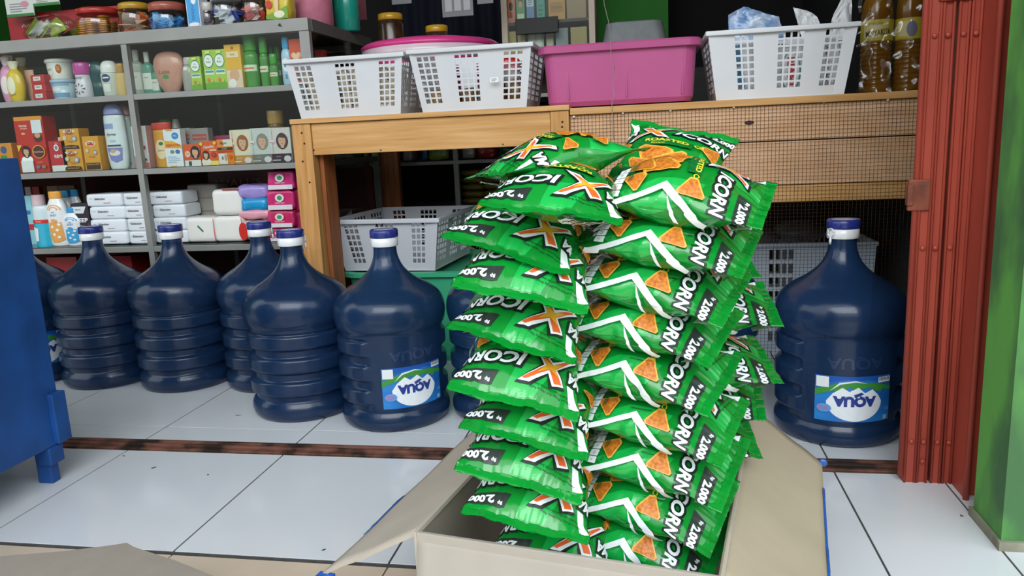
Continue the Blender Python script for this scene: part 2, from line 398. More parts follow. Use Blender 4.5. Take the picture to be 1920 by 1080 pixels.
for (x0, x1) in ((-2.28, -1.656), (-1.634, CX1 - .033)):
    for z0, z1 in ((T1, 1.045), (T2, T1 - .021)):
        g = MB(); g.box(x0 + 1.6, -.001, z0, x1 + 1.6, .001, z1, PANE); g.build('glass_pane', parent=dc)
g = MB(); g.box(CX1 + 1.6 - .004, .02, .42, CX1 + 1.6 - .002, CD - .02, 1.045, PANE); g.build('glass_pane', parent=dc)
p = Print(); p.poly([(0, 0), (.008, .007), (.01, .002), (.014, -.004), (.004, -.003)], '#2b2b20'); p.place('paint_chip_mark', front(-.009), dc, (aty(523, 47, FY).x + 1.6, 0, 1.066))

# ------------------------------------------------------------------ product makers
def slot(x0, x1, yt, yb, z, Y=2.335):
    c = (x0 + x1) / 2; a = aty(x0, (yt + yb) / 2, Y); b = aty(x1, (yt + yb) / 2, Y)
    t = aty(c, yt, Y); return (a.x + b.x) / 2, b.x - a.x, t.z - z
def carton(name, label, cat, x, z, w, h, d, color, art=None, y=2.335, rz=0, group=None, side=None, top=None, bev=.0008):
    """y is the front face; origin on the shelf"""
    r = empty(name, (x, y, z), rz); tag(r, label, cat, group)
    g = MB(); g.box(-w / 2, 0, 0, w / 2, d, h, ink(color) if isinstance(color, str) else color, bev); g.build('body', parent=r)
    if art:
        p = Print(); art(p, w, h); p.place('printed_front', lambda a, b, hh: Vector((a - w / 2, -hh, b)), r)
    if side:
        p = Print(); side(p, d, h); p.place('printed_side', lambda a, b, hh: Vector((w / 2 + hh, a, b)), r)
    return r
def smooth_prof(pts, n=4):
    out = []
    for i in range(len(pts) - 1):
        p0 = pts[max(i - 1, 0)]; p1 = pts[i]; p2 = pts[i + 1]; p3 = pts[min(i + 2, len(pts) - 1)]
        for k in range(n):
            t = k / n
            f = lambda a, b, c, d: .5 * (2 * b + (c - a) * t + (2 * a - 5 * b + 4 * c - d) * t * t + (3 * b - a - 3 * c + d) * t ** 3)
            out.append((max(.0005, f(p0[0], p1[0], p2[0], p3[0])), f(p0[1], p1[1], p2[1], p3[1])))
    out.append(pts[-1]); return out
def bottle(name, label, cat, x, z, w, h, prof, color, cap, capc, y=2.36, sy=.6, art=None, group=None, rz=0, m=None, capm=None):
    """prof: (radius fraction of w/2, height fraction) for the body; cap the same"""
    r = empty(name, (x, y, z), rz); tag(r, label, cat, group)
    P = smooth_prof([(a * w / 2, b * h) for a, b in prof], 4)
    g = MB(); g.lathe(P, 28, m or glossy(color), 1, sy); g.build('body', parent=r)
    if cap:
        Q = smooth_prof([(a * w / 2, b * h) for a, b in cap], 3); g = MB(); g.lathe(Q, 24, capm or glossy(capc), 1, sy); g.build('cap', parent=r)
    if art:
        def rr(zz):
            for (r0, z0), (r1, z1) in zip(P, P[1:]):
                if z0 <= zz <= z1: return r0 + (r1 - r0) * (zz - z0) / max(1e-6, z1 - z0)
            return P[0][0] if zz < P[0][1] else P[-1][0]
        p = Print(.00025, .0006); art(p, w, h); ww = w * .9
        p.slice(frange(-ww, ww, ww / 16), frange(0, h, h / 24))
        def fn(a, b, hh):
            R = rr(b); s_ = max(-.98, min(.98, a / max(R, 1e-4))); q = math.asin(s_)
            return Vector((R * s_ * (1 + hh / R), -(R * cos(q) * sy + hh), b))
        p.place('printed_label', fn, r)
    return r
B_LOT = [(.6, 0), (.72, .02), (.95, .25), (1, .45), (.8, .68), (.42, .8), (.34, .82)]
B_CYL = [(.93, 0), (1, .02), (1, .5), (1, .74), (.9, .8), (.55, .84)]
C_TOP = [(.5, .8), (.52, .82), (.52, .98), (.4, 1)]
# ---- top shelf
x, w_, h = slot(-4, 15, 105, 187, T1)
bottle('lotion_bottle', 'pink lotion bottle at far left of the top shelf', 'bottle', x - .004, T1, w_ + .02, h, B_LOT, '#e39ac0', [(.36, .8), (.4, .84), (.62, .99), (.5, 1)], '#f4d8e4', art=lambda p, w, h: p.ell(0, h * .38, w * .28, h * .2, '#f6e3ec'))
for i, (a, b, t, yy, lb) in enumerate(((16, 42, 115, 2.35, 'yellow lotion bottle with white cap, frontmost beside red box stack'), (8, 32, 104, 2.42, 'yellow lotion bottle behind the pink bottle on top shelf'), (34, 56, 108, 2.43, 'yellow lotion bottle partly hidden behind the stacked red boxes'))):
    x, w_, h = slot(a, b, t, 186, T1, yy)
    bottle('lotion_bottle', lb, 'bottle', x, T1, w_ + .012, h, B_LOT, '#e6c02f', [(.36, .8), (.42, .84), (.66, .99), (.5, 1)], '#efe6c8', y=yy, art=(lambda p, w, h: (p.ell(-w * .06, h * .4, w * .25, h * .22, '#f2e9cf'), p.text('lembut', -w * .03, h * .18, .006, '#8a5a20', .2))) if i == 0 else None, group='yellow lotion bottles')
x, w_, h = slot(45, 58, 132, 184, T1, 2.37)
bottle('face_wash_tube', 'peach coloured tube squeezed between yellow bottle and red boxes', 'tube', x, T1, .036, h, [(.55, 0), (.6, .12), (.9, .3), (1, .97), (1, 1)], '#e9b79b', None, '', y=2.385, sy=.35)
for k, (t, b, dx) in enumerate(((164, 183, 0), (147, 164, -2), (129, 147, -5))):
    x, w_, _ = slot(62 + dx, 85 + dx, t, b, T1); hh = .0272
    carton('small_red_box', ('red medicine box with white price sticker, ' + ('bottom', 'middle', 'top')[k] + ' one of the stack'), 'box', x, T1 + k * (hh + .0006), w_ + .012, hh, .10, '#bf2a2e', lambda p, w, h: (p.rect(w * .2, h * .3, w * .72, h * .78, '#e8e4e2'), p.text('04825', w * .46, h * .55, .0055, '#444444')), group='stacked red medicine boxes', y=2.335 , rz=-.12)
def tub(label, x, z, h, r, c, lid, art, y=2.39):
    q = empty('body_scrub_tub', (x, y, z)); tag(q, label, 'tub')
    g = MB(); g.lathe([(r * .78, 0), (r * .8, .002), (r * .95, h * .82)], 36, glossy(c)); g.build('body', parent=q)
    g = MB(); g.lathe([(r * .98, h * .82), (r * 1.03, h * .84), (r * 1.03, h * .95), (r * .98, h), ], 36, glossy(lid)); g.build('lid', parent=q)
    p = Print(.00025, .0006); art(p, r, h); p.slice(frange(-r, r, r / 10), frange(0, h, h / 12))
    p.place('printed_label', lambda a, b, hh: Vector((((r * (.8 + .17 * b / h)) + hh) * sin(a / r), -((r * (.8 + .17 * b / h)) + hh) * cos(a / r), b)), q)
xa = aty(117, 140, 2.39).x
tub('blue and white banded cosmetic tub under the white tub', xa + .002, T1, .066, .045, '#c9dbe6', '#a9c3da', lambda p, r, h: (p.rect(-r, h * .12, r, h * .34, '#7fa5cd'), p.rect(-r, h * .68, r, h * .8, '#8fb2d6'), p.ell(0, h * .5, r * .4, h * .1, '#eef3f6')))
tub('white cosmetic tub with brown picture stacked on the blue banded tub', xa - .003, T1 + .0665, .066, .045, '#e9e6df', '#efeee9', lambda p, r, h: (p.ell(-r * .35, h * .42, r * .42, h * .26, '#d9cfc8'), p.ell(-r * .33, h * .44, r * .39, h * .23, '#efeae4'), p.text('Susu', -r * .35, h * .5, .01, '#5a4a40', .1, shear=.3), p.ell(r * .5, h * .5, r * .22, h * .22, '#b8622c'), p.ell(r * .48, h * .52, r * .13, h * .12, '#d88a45')))
x, w_, h = slot(136, 166, 117, 179, T1, 2.34)
bottle('deodorant_bottle', 'white body spray can with magenta cap', 'bottle', x, T1, w_, h, [(.85, 0), (.95, .03), (.95, .3), (.82, .55), (.86, .66)], '#ded8e2', [(.86, .665), (.93, .68), (.93, .96), (.8, 1)], '#c4469c', y=2.355, sy=1, art=lambda p, w, h: ([p.poly([(cos(q) * w * .12, h * .25 + sin(q) * w * .12), (cos(q + .15) * w * .3, h * .25 + sin(q + .15) * w * .3), (cos(q - .15) * w * .3, h * .25 + sin(q - .15) * w * .3)], '#6b3a6a') for q in [k * pi / 4 for k in range(8)]], p.text('posy', 0, h * .55, .009, '#6a6070', shear=.2)))
x, w_, h = slot(160, 188, 114, 176, T1, 2.35)
bottle('shampoo_bottle', 'dark teal curved shampoo bottle beside the white roll-on', 'bottle', x, T1, w_ + .008, h, [(.6, 0), (.7, .03), (.85, .25), (.78, .45), (.98, .68), (.85, .9), (.5, .99)], '#0f4a4c', None, '', y=2.37, art=lambda p, w, h: (p.rect(-w * .32, h * .86, -w * .1, h * .92, '#e6e6e0')))
x, w_, h = slot(183, 214, 112, 174, T1, 2.34)
bottle('roll_on_deodorant', 'white roll-on deodorant with round dome cap and navy disc', 'bottle', x, T1, w_, h, [(.75, 0), (.85, .03), (.95, .3), (1, .6), (.97, .64)], '#cfd0c8', [(.9, .65), (.92, .67), (.9, .85), (.6, .97), (.1, 1)], '#e9e9e4', y=2.36, sy=.8, art=lambda p, w, h: (p.ell(0, h * .5, w * .24, w * .22, '#2a3f6d'), p.rect(-w * .18, h * .49, w * .18, h * .53, '#e6e8ee'), p.rect(-w * .2, h * .12, w * .2, h * .34, '#e4e4dc')))
x, w_, h = slot(212, 231, 118, 171, T1, 2.34)
bottle('perfume_bottle', 'small amber perfume bottle with gold cap by the case divider', 'bottle', x, T1, w_ + .004, h, [(.9, 0), (1, .02), (1, .6), (.9, .68), (.5, .72)], '#d9b877', [(.55, .72), (.6, .74), (.6, .97), (.5, 1)], '#b98a3c', y=2.355, sy=.7)
for (a, b, t, c, cc, lb) in ((240, 260, 92, '#b9bdb0', '#d7d9d2', 'clear body mist bottle with pale label right of the divider'), (262, 279, 96, '#5e9a86', '#e2e4df', 'teal mouthwash style bottle with white cap'), (279, 292, 120, '#4f9f88', '#3e8a76', 'short teal bottle partly hidden behind the peach bottle')):
    x, w_, h = slot(a, b, t, 170, T1, 2.36)
    bottle('mist_bottle', lb, 'bottle', x, T1, w_ + .006, h, [(.9, 0), (1, .02), (1, .6), (.85, .7), (.4, .76)], c, [(.42, .76), (.46, .78), (.46, .97), (.4, 1)], cc, y=2.38, sy=.8, art=lambda p, w, h: (p.rect(-w * .4, h * .12, w * .4, h * .5, '#dfe0d6'), p.text('mist', 0, h * .4, .006, '#44685c')))
x, w_, h = slot(279, 336, 92, 169, T1, 2.34)
bottle('shampoo_bottle', 'large peach pink oval shampoo bottle, widest item on the top shelf', 'bottle', x, T1, w_, h * .98, [(.4, 0), (.5, .03), (.8, .25), (1, .55), (.97, .78), (.72, .93), (.3, .99)], '#cf9684', None, '', y=2.37, sy=.45, art=lambda p, w, h: (p.text('Luise', -w * .05, h * .5, .013, '#7a5a4c'), p.ell(-w * .02, h * .38, w * .1, h * .05, '#3f9a4c')))
x, w_, h = slot(335, 358, 106, 164, T1, 2.34)
bottle('toner_bottle', 'small grey translucent bottle beside the green baby boxes', 'bottle', x, T1, w_, h, [(.85, 0), (.95, .03), (1, .4), (.85, .66), (.5, .78)], '#a5a49e', [(.52, .78), (.6, .8), (.55, .98), (.4, 1)], '#b7b6b0', y=2.36, art=lambda p, w, h: p.rect(-w * .25, h * .62, w * .1, h * .72, '#e0e0da'))
def babybox(p, w, h):
    p.rect(.001, h * .0, w - .001, h * .18, '#6fae3a'); p.rect(w * .1, h * .38, w * .9, h * .5, '#e8efcf'); p.ell(w * .5, h * .72, w * .42, h * .17, '#2f6f8f'); p.ell(w * .5, h * .72, w * .38, h * .15, '#f2f6f0')
    p.text('My', w * .5, h * .77, .007, '#3f7f3a'); p.text('Baby', w * .5, h * .69, .008, '#3f7f3a'); p.rect(w * .15, h * .43, w * .85, h * .48, '#4c9ec0'); p.ell(w * .35, h * .25, w * .12, h * .05, '#e07c4a'); p.ell(w * .65, h * .22, w * .1, h * .04, '#e9c04a'); p.rect(w * .3, h * .9, w * .7, h * .97, '#d7e870')
for (a, b, t, lb) in ((357, 377, 106, 'short green and white baby oil box beside the grey bottle'), (382, 403, 93, 'left one of two tall green baby oil boxes'), (402, 424, 92, 'right one of two tall green baby oil boxes beside yellow box')):
    x, w_, h = slot(a, b, t, 162, T1, 2.335); carton('baby_oil_box', lb, 'box', x, T1, w_, h, .05, '#a9cc4a', babybox, group='green baby oil boxes')
x, w_, h = slot(423, 453, 83, 160, T1, 2.335)
carton('baby_cream_box', 'tall yellow box with a picture of a baby', 'box', x, T1, w_, h, .05, '#e8b13a', lambda p, w, h: (p.rect(.001, 0, w - .001, h * .42, '#e9cdb4'), p.ell(w * .5, h * .3, w * .3, h * .15, '#dca98a'), p.ell(w * .35, h * .12, w * .25, h * .1, '#f0ece6'), p.rect(w * .12, h * .7, w * .88, h * .84, '#f1d9b0'), p.text('baby', w * .5, h * .77, .008, '#b0622c'), p.ell(w * .5, h * .92, w * .08, h * .03, '#c45a2a')))
gm = mat('green_translucent_plastic', '#57a848', .18, coat=.4, var=.2, scale=20, trans=.25)
for i, (a, b, t, yy, lb) in enumerate(((455, 480, 62, 2.35, 'tallest green eau de toilette bottle next to the yellow baby box'), (476, 490, 66, 2.42, 'green bottle second from the yellow box, standing behind'), (485, 500, 69, 2.35, 'green bottle with bright round cap in the middle of the green row'), (503, 512, 86, 2.42, 'thin green bottle behind, left of the short one'), (513, 524, 86, 2.42, 'thin green bottle behind, nearest to the blue capped bottle'), (504, 518, 100, 2.34, 'shortest green bottle in front of the thin pair'))):
    x, w_, h = slot(a, b, t, 157, T1, yy)
    bottle('cologne_bottle', lb, 'bottle', x, T1, w_ + .003, h, [(.9, 0), (1, .02), (1, .55), (.9, .62), (.7, .68)], '#4a9a3c', [(.8, .68), (.85, .7), (.85, .96), (.6, 1)], '#3f9a34', y=yy + .01, sy=.8, m=gm, art=(lambda p, w, h: (p.rect(-w * .45, h * .3, w * .45, h * .42, '#cfe3c4'), p.rect(-w * .35, h * .34, w * .3, h * .37, '#d86a4a'))), group='green bottles on the top shelf')
x, w_, h = slot(524, 542, 68, 152, T1, 2.335)
bottle('baby_oil_bottle', 'clear pale blue baby bottle with bright blue cap', 'bottle', x, T1, w_ + .003, h, [(.8, 0), (.95, .04), (1, .35), (.9, .65), (.5, .76)], '#a8c8de', [(.55, .76), (.62, .78), (.62, .97), (.5, 1)], '#3fa0d8', y=2.35, art=lambda p, w, h: (p.ell(0, h * .42, w * .32, h * .14, '#e8f0f6'), p.ell(0, h * .44, w * .18, h * .07, '#4c7fb0'), p.text('2', 0, h * .18, .012, '#3a5f9a', bold=.03)))
x, w_, h = slot(541, 566, 72, 152, T1, 2.335)
heart = lambda cx, cy, r: [(cx + r * .062 * 16 * sin(t) ** 3, cy + r * .062 * (13 * cos(t) - 5 * cos(2 * t) - 2 * cos(3 * t) - cos(4 * t))) for t in [2 * pi * k / 28 for k in range(28)]]
carton('heart_box', 'orange red box with a pale heart at the right end of the shelf', 'box', x, T1, w_, h, .04, '#d9502f', lambda p, w, h: (p.poly(heart(w * .5, h * .62, w * .4), '#f0b08a'), p.poly(heart(w * .5, h * .63, w * .28), '#f6cdb0')), y=2.345)
x, w_, h = slot(588, 606, 74, 120, T1, 2.45)
carton('small_red_jar', 'small red container seen past the right corner post', 'container', x - .02, T1, .03, .12, .03, '#b83a2a', y=2.5)
# ---- second shelf
def redtall(p, w, h):
    p.rect(w * .02, h * .93, w * .98, h, '#e8912c'); p.text('Herbal', w * .3, h * .84, .008, '#f4dccb', bold=.02); p.text('alergina', w * .32, h * .79, .008, '#f4dccb'); p.ell(w * .28, h * .7, w * .07, h * .02, '#e8b060')
    p.rect(w * .6, h * .7, w * .95, h * .93, '#dfe3ea'); p.ell(w * .77, h * .62, w * .14, h * .08, '#4a2a22'); p.ell(w * .77, h * .66, w * .1, h * .045, '#d3a184')
    p.portrait(w * .3, h * .38, h * .24, '#2a1a18'); p.rect(w * .08, .002, w * .5, h * .22, '#e6e6ea'); p.poly([(w * .02, h * .5), (w * .2, h * .5), (w * .05, h * .38)], '#e8c23a')
    p.ell(w * .75, h * .37, w * .22, h * .12, '#e8a83a'); p.ell(w * .75, h * .37, w * .19, h * .105, '#5a1a14'); p.text('FeminCare', w * .75, h * .37, .006, '#e8dcd0'); p.ell(w * .66, h * .1, w * .07, h * .03, '#6a6f9a'); p.ell(w * .86, h * .1, w * .07, h * .03, '#7a8a5a'); p.text('ALAMI', w * .75, h * .18, .005, '#f0a070')
x, w_, h = slot(32, 86, 218, 323, T2)
carton('tonic_box', 'tall red box with orange top and a woman in white', 'box', x, T2, w_, h, .06, '#c3271d', redtall)
x, w_, h = slot(8, 36, 268, 326, T2, 2.36)
carton('small_yellow_box', 'orange and green small box peeking over the blue cabinet', 'box', x, T2, w_, h, .03, '#d98a2a', lambda p, w, h: (p.rect(w * .2, h * .3, w * .6, h * .6, '#3f8a3a'), p.ell(w * .45, h * .78, w * .2, h * .12, '#2a5a9a')))
x, w_, h = slot(82, 112, 246, 321, T2, 2.42)
carton('plain_red_box', 'plain dark red box behind the red syrup bottle', 'box', x, T2, w_, h, .05, '#9c1f22', y=2.42)
x, w_, h = slot(94, 125, 264, 322, T2)
r = carton('syrup_box', 'red and white syrup carton with four white letters', 'box', x, T2, w_, h, .03, '#bf2230', lambda p, w, h: (p.rect(w * .04, .001, w * .96, h * .2, '#e3e2e0'), p.ell(w * .45, h * .78, w * .15, h * .11, '#e6e2e2'), p.ell(w * .45, h * .78, w * .09, h * .07, '#8a8890'), p.text('REMI', w * .52, h * .5, .011, '#ece6e6', bold=.03), p.text('forte', w * .5, h * .93, .004, '#e6dada')))
x2, w2, h2 = slot(102, 116, 253, 268, T2, 2.385)
bottle('syrup_bottle', 'white screw-capped bottle rising behind the red and white carton', 'bottle', x2, T2, .034, .115, [(.95, 0), (1, .02), (1, .7), (.5, .8), (.42, .84)], '#b8923e', [(.42, .84), (.44, .85), (.44, .98), (.4, 1)], '#e6e4de', y=2.395, sy=1)
def gpu(p, w, h, two=True):
    ys = ((.5, 1), (0, .5)) if two else ((0, 1),)
    for a, b in ys:
        H_ = (b - a) * h; o = a * h
        if not two: p.rect(w * .06, o + H_ * .02, w * .94, o + H_ * .22, '#3c2218'); p.text('MINYAK URUT', w * .5, o + H_ * .17, .005, '#e8b058')
        else: p.poly([(w * .05, o + H_ * .04), (w * .95, o + H_ * .04), (w * .9, o + H_ * .2), (w * .5, o + H_ * .24), (w * .1, o + H_ * .2)], '#33201a'); p.text('MINYAK URUT', w * .5, o + H_ * .13, .0048, '#e8b058')
        p.ell(w * .5, o + H_ * (.88 if two else .78), w * .32, H_ * .08, '#f0d0c0'); p.text('GPU', w * .5, o + H_ * (.88 if two else .78), .0105, '#8a1f1a', bold=.04)
        p.rect(w * .3, o + H_ * .73, w * .7, o + H_ * .78, '#c23a22'); p.ell(w * .25, o + H_ * .58, w * .1, w * .1, '#cfc6b8'); p.ell(w * .74, o + H_ * .52, w * .13, w * .13, '#8a93a0'); p.ell(w * .74, o + H_ * .52, w * .08, w * .08, '#c9ced2'); p.text('~', w * .5, o + H_ * .4, .006, '#c07a20')
x, w_, h = slot(116, 152, 241, 321, T2); carton('massage_oil_box', 'tall orange massage oil box printed twice, left of the short one', 'box', x, T2, w_, h, .05, '#dd9a2a', gpu, side=lambda p, w, h: (p.rect(w * .2, h * .2, w * .8, h * .3, '#b8731f'), p.rect(w * .2, h * .5, w * .8, h * .6, '#b8731f')))
x, w_, h = slot(157, 187, 255, 318, T2); carton('massage_oil_box', 'short orange massage oil box beside the white shampoo bottle', 'box', x, T2, w_, h, .04, '#dd9a2a', lambda p, w, h: gpu(p, w, h, False))
x, w_, h = slot(189, 228, 194, 317, T2, 2.34)
bottle('shampoo_bottle', 'tall white shampoo bottle with lavender cap on middle shelf', 'bottle', x, T2, w_, h, [(.7, 0), (.85, .02), (.98, .2), (1, .5), (.95, .78), (.86, .83)], '#dfe6ea', [(.86, .84), (.88, .85), (.8, .93), (.5, .99), (.1, 1)], '#9aa0dc', y=2.365, sy=.55, art=lambda p, w, h: (p.rect(-w * .38, h * .62, w * .1, h * .7, '#93a3cf'), p.text('Ayrina', -w * .05, h * .53, .012, '#2a3040', shear=.3, bold=.01), p.text('hijab', 0, h * .43, .011, '#9db6d6', shear=.3), p.rect(-w * .3, h * .35, w * .32, h * .375, '#33384a'), p.poly([(-w * .34, h * .33), (w * .36, h * .33), (w * .3, h * .14), (w * .05, h * .1), (-w * .2, h * .14)], '#7f86c9'), p.ell(w * .02, h * .25, w * .25, h * .045, '#e8ddd2'), p.ell(-w * .03, h * .28, w * .14, h * .03, '#c9a98a')))
x, w_, h = slot(214, 240, 195, 315, T2, 2.37)
bottle('conditioner_bottle', 'grey conditioner bottle with pink cap against the case divider', 'bottle', x, T2, w_ + .006, h, [(.9, 0), (1, .02), (1, .5), (1, .82)], '#a9b0ae', [(1, .83), (.98, .9), (.7, .97), (.2, 1)], '#c98a86', y=2.39, sy=.5, art=lambda p, w, h: (p.text('FLAW', w * .05, h * .6, .008, '#dfe3e2', pi / 2), p.rect(-w * .2, h * .05, w * .35, h * .1, '#7d8583')))
x, w_, h = slot(250, 277, 236, 316, T2)
carton('cosmetic_box', 'white and pink slim box with flower and red band', 'box', x, T2, w_, h, .045, '#e6e4e6', lambda p, w, h: (p.poly([(.001, 0.001), (w - .001, .001), (w - .001, h * .12), (w * .5, h * .16), (.001, h * .3)], '#e0708a'), p.text('Sumber', w * .45, h * .87, .008, '#b03a5a', .08, shear=.3), p.text('Ayu', w * .5, h * .79, .009, '#b03a5a', .08, shear=.3), p.text('Kewanitaan', w * .5, h * .64, .004, '#7a90b0'), p.rect(w * .22, h * .44, w * .85, h * .53, '#b52a48'), p.text('DAUN SIRIH', w * .53, h * .485, .003, '#f0e0e4'), p.ell(w * .5, h * .24, w * .16, h * .055, '#e4dfa0'), p.ell(w * .68, h * .2, w * .2, h * .035, '#2f5a2c')), side=lambda p, w, h: p.rect(w * .02, .001, w * .98, h - .001, '#c08f90'))
x, w_, h = slot(289, 318, 229, 314, T2, 2.36)
bottle('soap_bottle', 'orange liquid soap bottle with flat red cap', 'bottle', x, T2, w_ + .008, h * .99, [(.9, 0), (1, .03), (1, .5), (1, .84)], '#e3a03a', [(1.02, .845), (1.06, .86), (1.06, .99), (1, 1)], '#cf4038', y=2.37, sy=.6, art=lambda p, w, h: (p.ell(w * .02, h * .4, w * .33, h * .22, '#f0d9b0'), p.ell(w * .05, h * .53, w * .12, h * .04, '#3a7a34'), p.text('Zaitun', 0, h * .38, .006, '#a05a20')))
x, w_, h = slot(309, 341, 242, 313, T2)
carton('supplement_box', 'white and orange box with blue round seal, beside the soap bottle', 'box', x, T2, w_, h, .03, '#e3e8ee', lambda p, w, h: (p.poly([(.001, h * .7), (w * .5, h * .68), (w - .001, h * .57), (w - .001, h * .48), (.001, h * .5)], '#e8a82c'), p.text('REDUCTIN', w * .5, h * .57, .0085, '#d9481f', bold=.05, wide=w * .8), p.ell(w * .68, h * .82, w * .2, h * .09, '#2f86c8'), p.text('MG', w * .68, h * .82, .006, '#e8f0f6'), p.ell(w * .42, h * .4, w * .12, h * .05, '#7a8a88'), p.ell(w * .74, h * .4, w * .13, h * .055, '#2f70b0'), p.lines(w * .12, h * .1, w * .88, h * .3, 4, '#b9cbe0'), p.rect(w * .25, h * .0, w * .6, h * .03, '#e8a82c'), p.rect(w * .2, h * .96, w * .55, h, '#e8a82c')))
for (a, b, lb) in ((338, 360, 'faded grey and red box just right of the white-orange box'), (360, 393, 'faded grey and red box behind the second hair dye box')):
    x, w_, h = slot(a, b, 240, 312, T2, 2.38); carton('supplement_box', lb, 'box', x, T2, w_, h, .03, '#8f8c88', lambda p, w, h: (p.rect(w * .1, h * .68, w * .9, h * .84, '#a8504a'), p.text('REDUCTIN', w * .5, h * .76, .005, '#c9b0a8', wide=w * .7), p.ell(w * .65, h * .55, w * .22, h * .1, '#4a6690')), y=2.38)
x, w_, h = slot(300, 325, 205, 232, T2, 2.5)
for (a, b, c, lb, hh) in ((296, 322, '#2f9a4a', 'green cap rising behind the red capped soap bottle', .145), (322, 336, '#cfccc4', 'white cap next to the green cap behind the soap', .145)):
    x, w_, _ = slot(a, b, 215, 232, T2, 2.5); bottle('capped_bottle', lb, 'bottle', x, T2, w_ * 1.2, hh + .015, B_CYL, '#8a5a3a', [(.86, .8), (.86, .82), (.6, .97), (.5, 1)], c, y=2.5, sy=1)
def dye(hair, bgc, band, txt, tc):
    def f(p, w, h):
        p.rect(.001, h * .0, w - .001, h * .25, band); p.portrait(w * .58, h * .62, h * .52, hair, shoulders=False); p.rect(w * .0, h * .25, w * .1, h * .97, bgc)
        p.text(txt, w * .36, h * .17, .0042, tc); p.rect(w * .05, h * .05, w * .45, h * .08, tc); p.ell(w * .8, h * .1, w * .18, h * .09, '#d9d4d8'); p.rect(w * .02, h * .56, w * .2, h * .64, '#e6e0e0'); p.rect(w * .02, h * .57, w * .16, h * .59, '#c8365a')
    return f
x, w_, h = slot(435, 473, 243, 307, T2, 2.34); carton('hair_dye_box', 'hair colour box with a short copper-haired woman', 'box', x, T2, w_, h, .04, '#e0d6bc', dye('#9c5a30', '#e0d6bc', '#c98f4a', 'nourish', '#f0e0c4'))
x, w_, h = slot(472, 510, 240, 306, T2, 2.34); carton('hair_dye_box', 'hair colour box with a long grey-haired woman', 'box', x, T2, w_, h, .04, '#c9cdca', dye('#8b8782', '#c9cdca', '#7d7b78', 'smokey', '#d6d4d0'))
x, w_, h = slot(509, 547, 239, 305, T2, 2.34); carton('hair_dye_box', 'hair colour box with a dark-haired woman wearing a braid crown', 'box', x, T2, w_, h, .04, '#d7cfcb', dye('#4a3038', '#d7cfcb', '#4a3440', 'keratin', '#cfc2c8'))
x, w_, h = slot(345, 376, 270, 311, T2, 2.33)
carton('hair_dye_box', 'small orange box with a black-haired woman facing left', 'box', x, T2, w_, h, .03, '#d9561f', lambda p, w, h: (p.rect(.001, 0, w - .001, h * .26, '#d9dcdc'), p.rect(w * .25, .001, w * .42, h * .22, '#3a3a3a'), p.portrait(w * .7, h * .62, h * .66, '#1c1416', shoulders=False), p.ell(w * .26, h * .55, w * .16, h * .15, '#e8c0a8'), p.text('XY', w * .26, h * .56, .006, '#b83a2a')), y=2.33)
x, w_, h = slot(377, 409, 264, 310, T2, 2.33)
carton('hair_dye_box', 'orange hair dye box with white script and yellow base', 'box', x, T2, w_, h, .03, '#df5a22', lambda p, w, h: (p.rect(.001, 0, w - .001, h * .18, '#e8d86a'), p.text('Tancho', w * .48, h * .76, .0095, '#f0e4da', .08, shear=.3, bold=.02), p.portrait(w * .28, h * .42, h * .44, '#221412', top='#e8e0d0'), p.ell(w * .76, h * .42, w * .14, h * .11, '#a8201c'), p.text('1', w * .76, h * .42, .006, '#f0e0d0'), p.rect(w * .55, h * .58, w * .95, h * .66, '#e8b090'), p.ell(w * .08, h * .88, w * .09, h * .07, '#e8c83a'), p.ell(w * .88, h * .9, w * .09, h * .07, '#e8c83a')), y=2.33)
x, w_, h = slot(408, 438, 261, 309, T2, 2.33)
carton('hair_dye_box', 'orange and cream hair dye box with black band, next to copper-haired portrait', 'box', x, T2, w_, h, .03, '#e5862c', lambda p, w, h: (p.rect(w * .4, h * .72, w - .001, h * .99, '#d9d6c6'), p.text('Bigen', w * .42, h * .84, .0105, '#3a2a1a', bold=.01), p.rect(.001, h * .58, w - .001, h * .68, '#221c1a'), p.text('A OSM', w * .45, h * .63, .004, '#e0d8d0'), p.rect(.001, h * .48, w * .95, h * .56, '#c8452a'), p.rect(w * .06, h * .02, w * .6, h * .44, '#e3dcd6'), p.ell(w * .3, h * .26, w * .06, h * .08, '#7a7a8a'), p.ell(w * .5, h * .28, w * .08, h * .14, '#c59a88'), p.ell(w * .8, h * .3, w * .1, h * .09, '#d0651f')), y=2.33)
x, w_, h = slot(397, 435, 254, 300, T2, 2.42)
carton('magenta_box', 'magenta and purple box behind the orange hair dye boxes', 'box', x, T2, w_, h, .04, '#a8355a', lambda p, w, h: (p.rect(w * .6, h * .5, w, h * .9, '#6a3a8a'), p.text('Nina', w * .8, h * .72, .006, '#e0d0e8')), y=2.42)
x, w_, h = slot(503, 531, 219, 240, T2, 2.44)
bottle('gold_lidded_jar', 'jar with ribbed gold lid behind the dark-haired portrait box', 'jar', x, T2, w_, .165, [(.85, 0), (.95, .03), (.95, .7), (.9, .74)], '#7a5a34', [(.98, .75), (1, .77), (1, .99), (.9, 1)], '#b58d4a', y=2.44, sy=1)
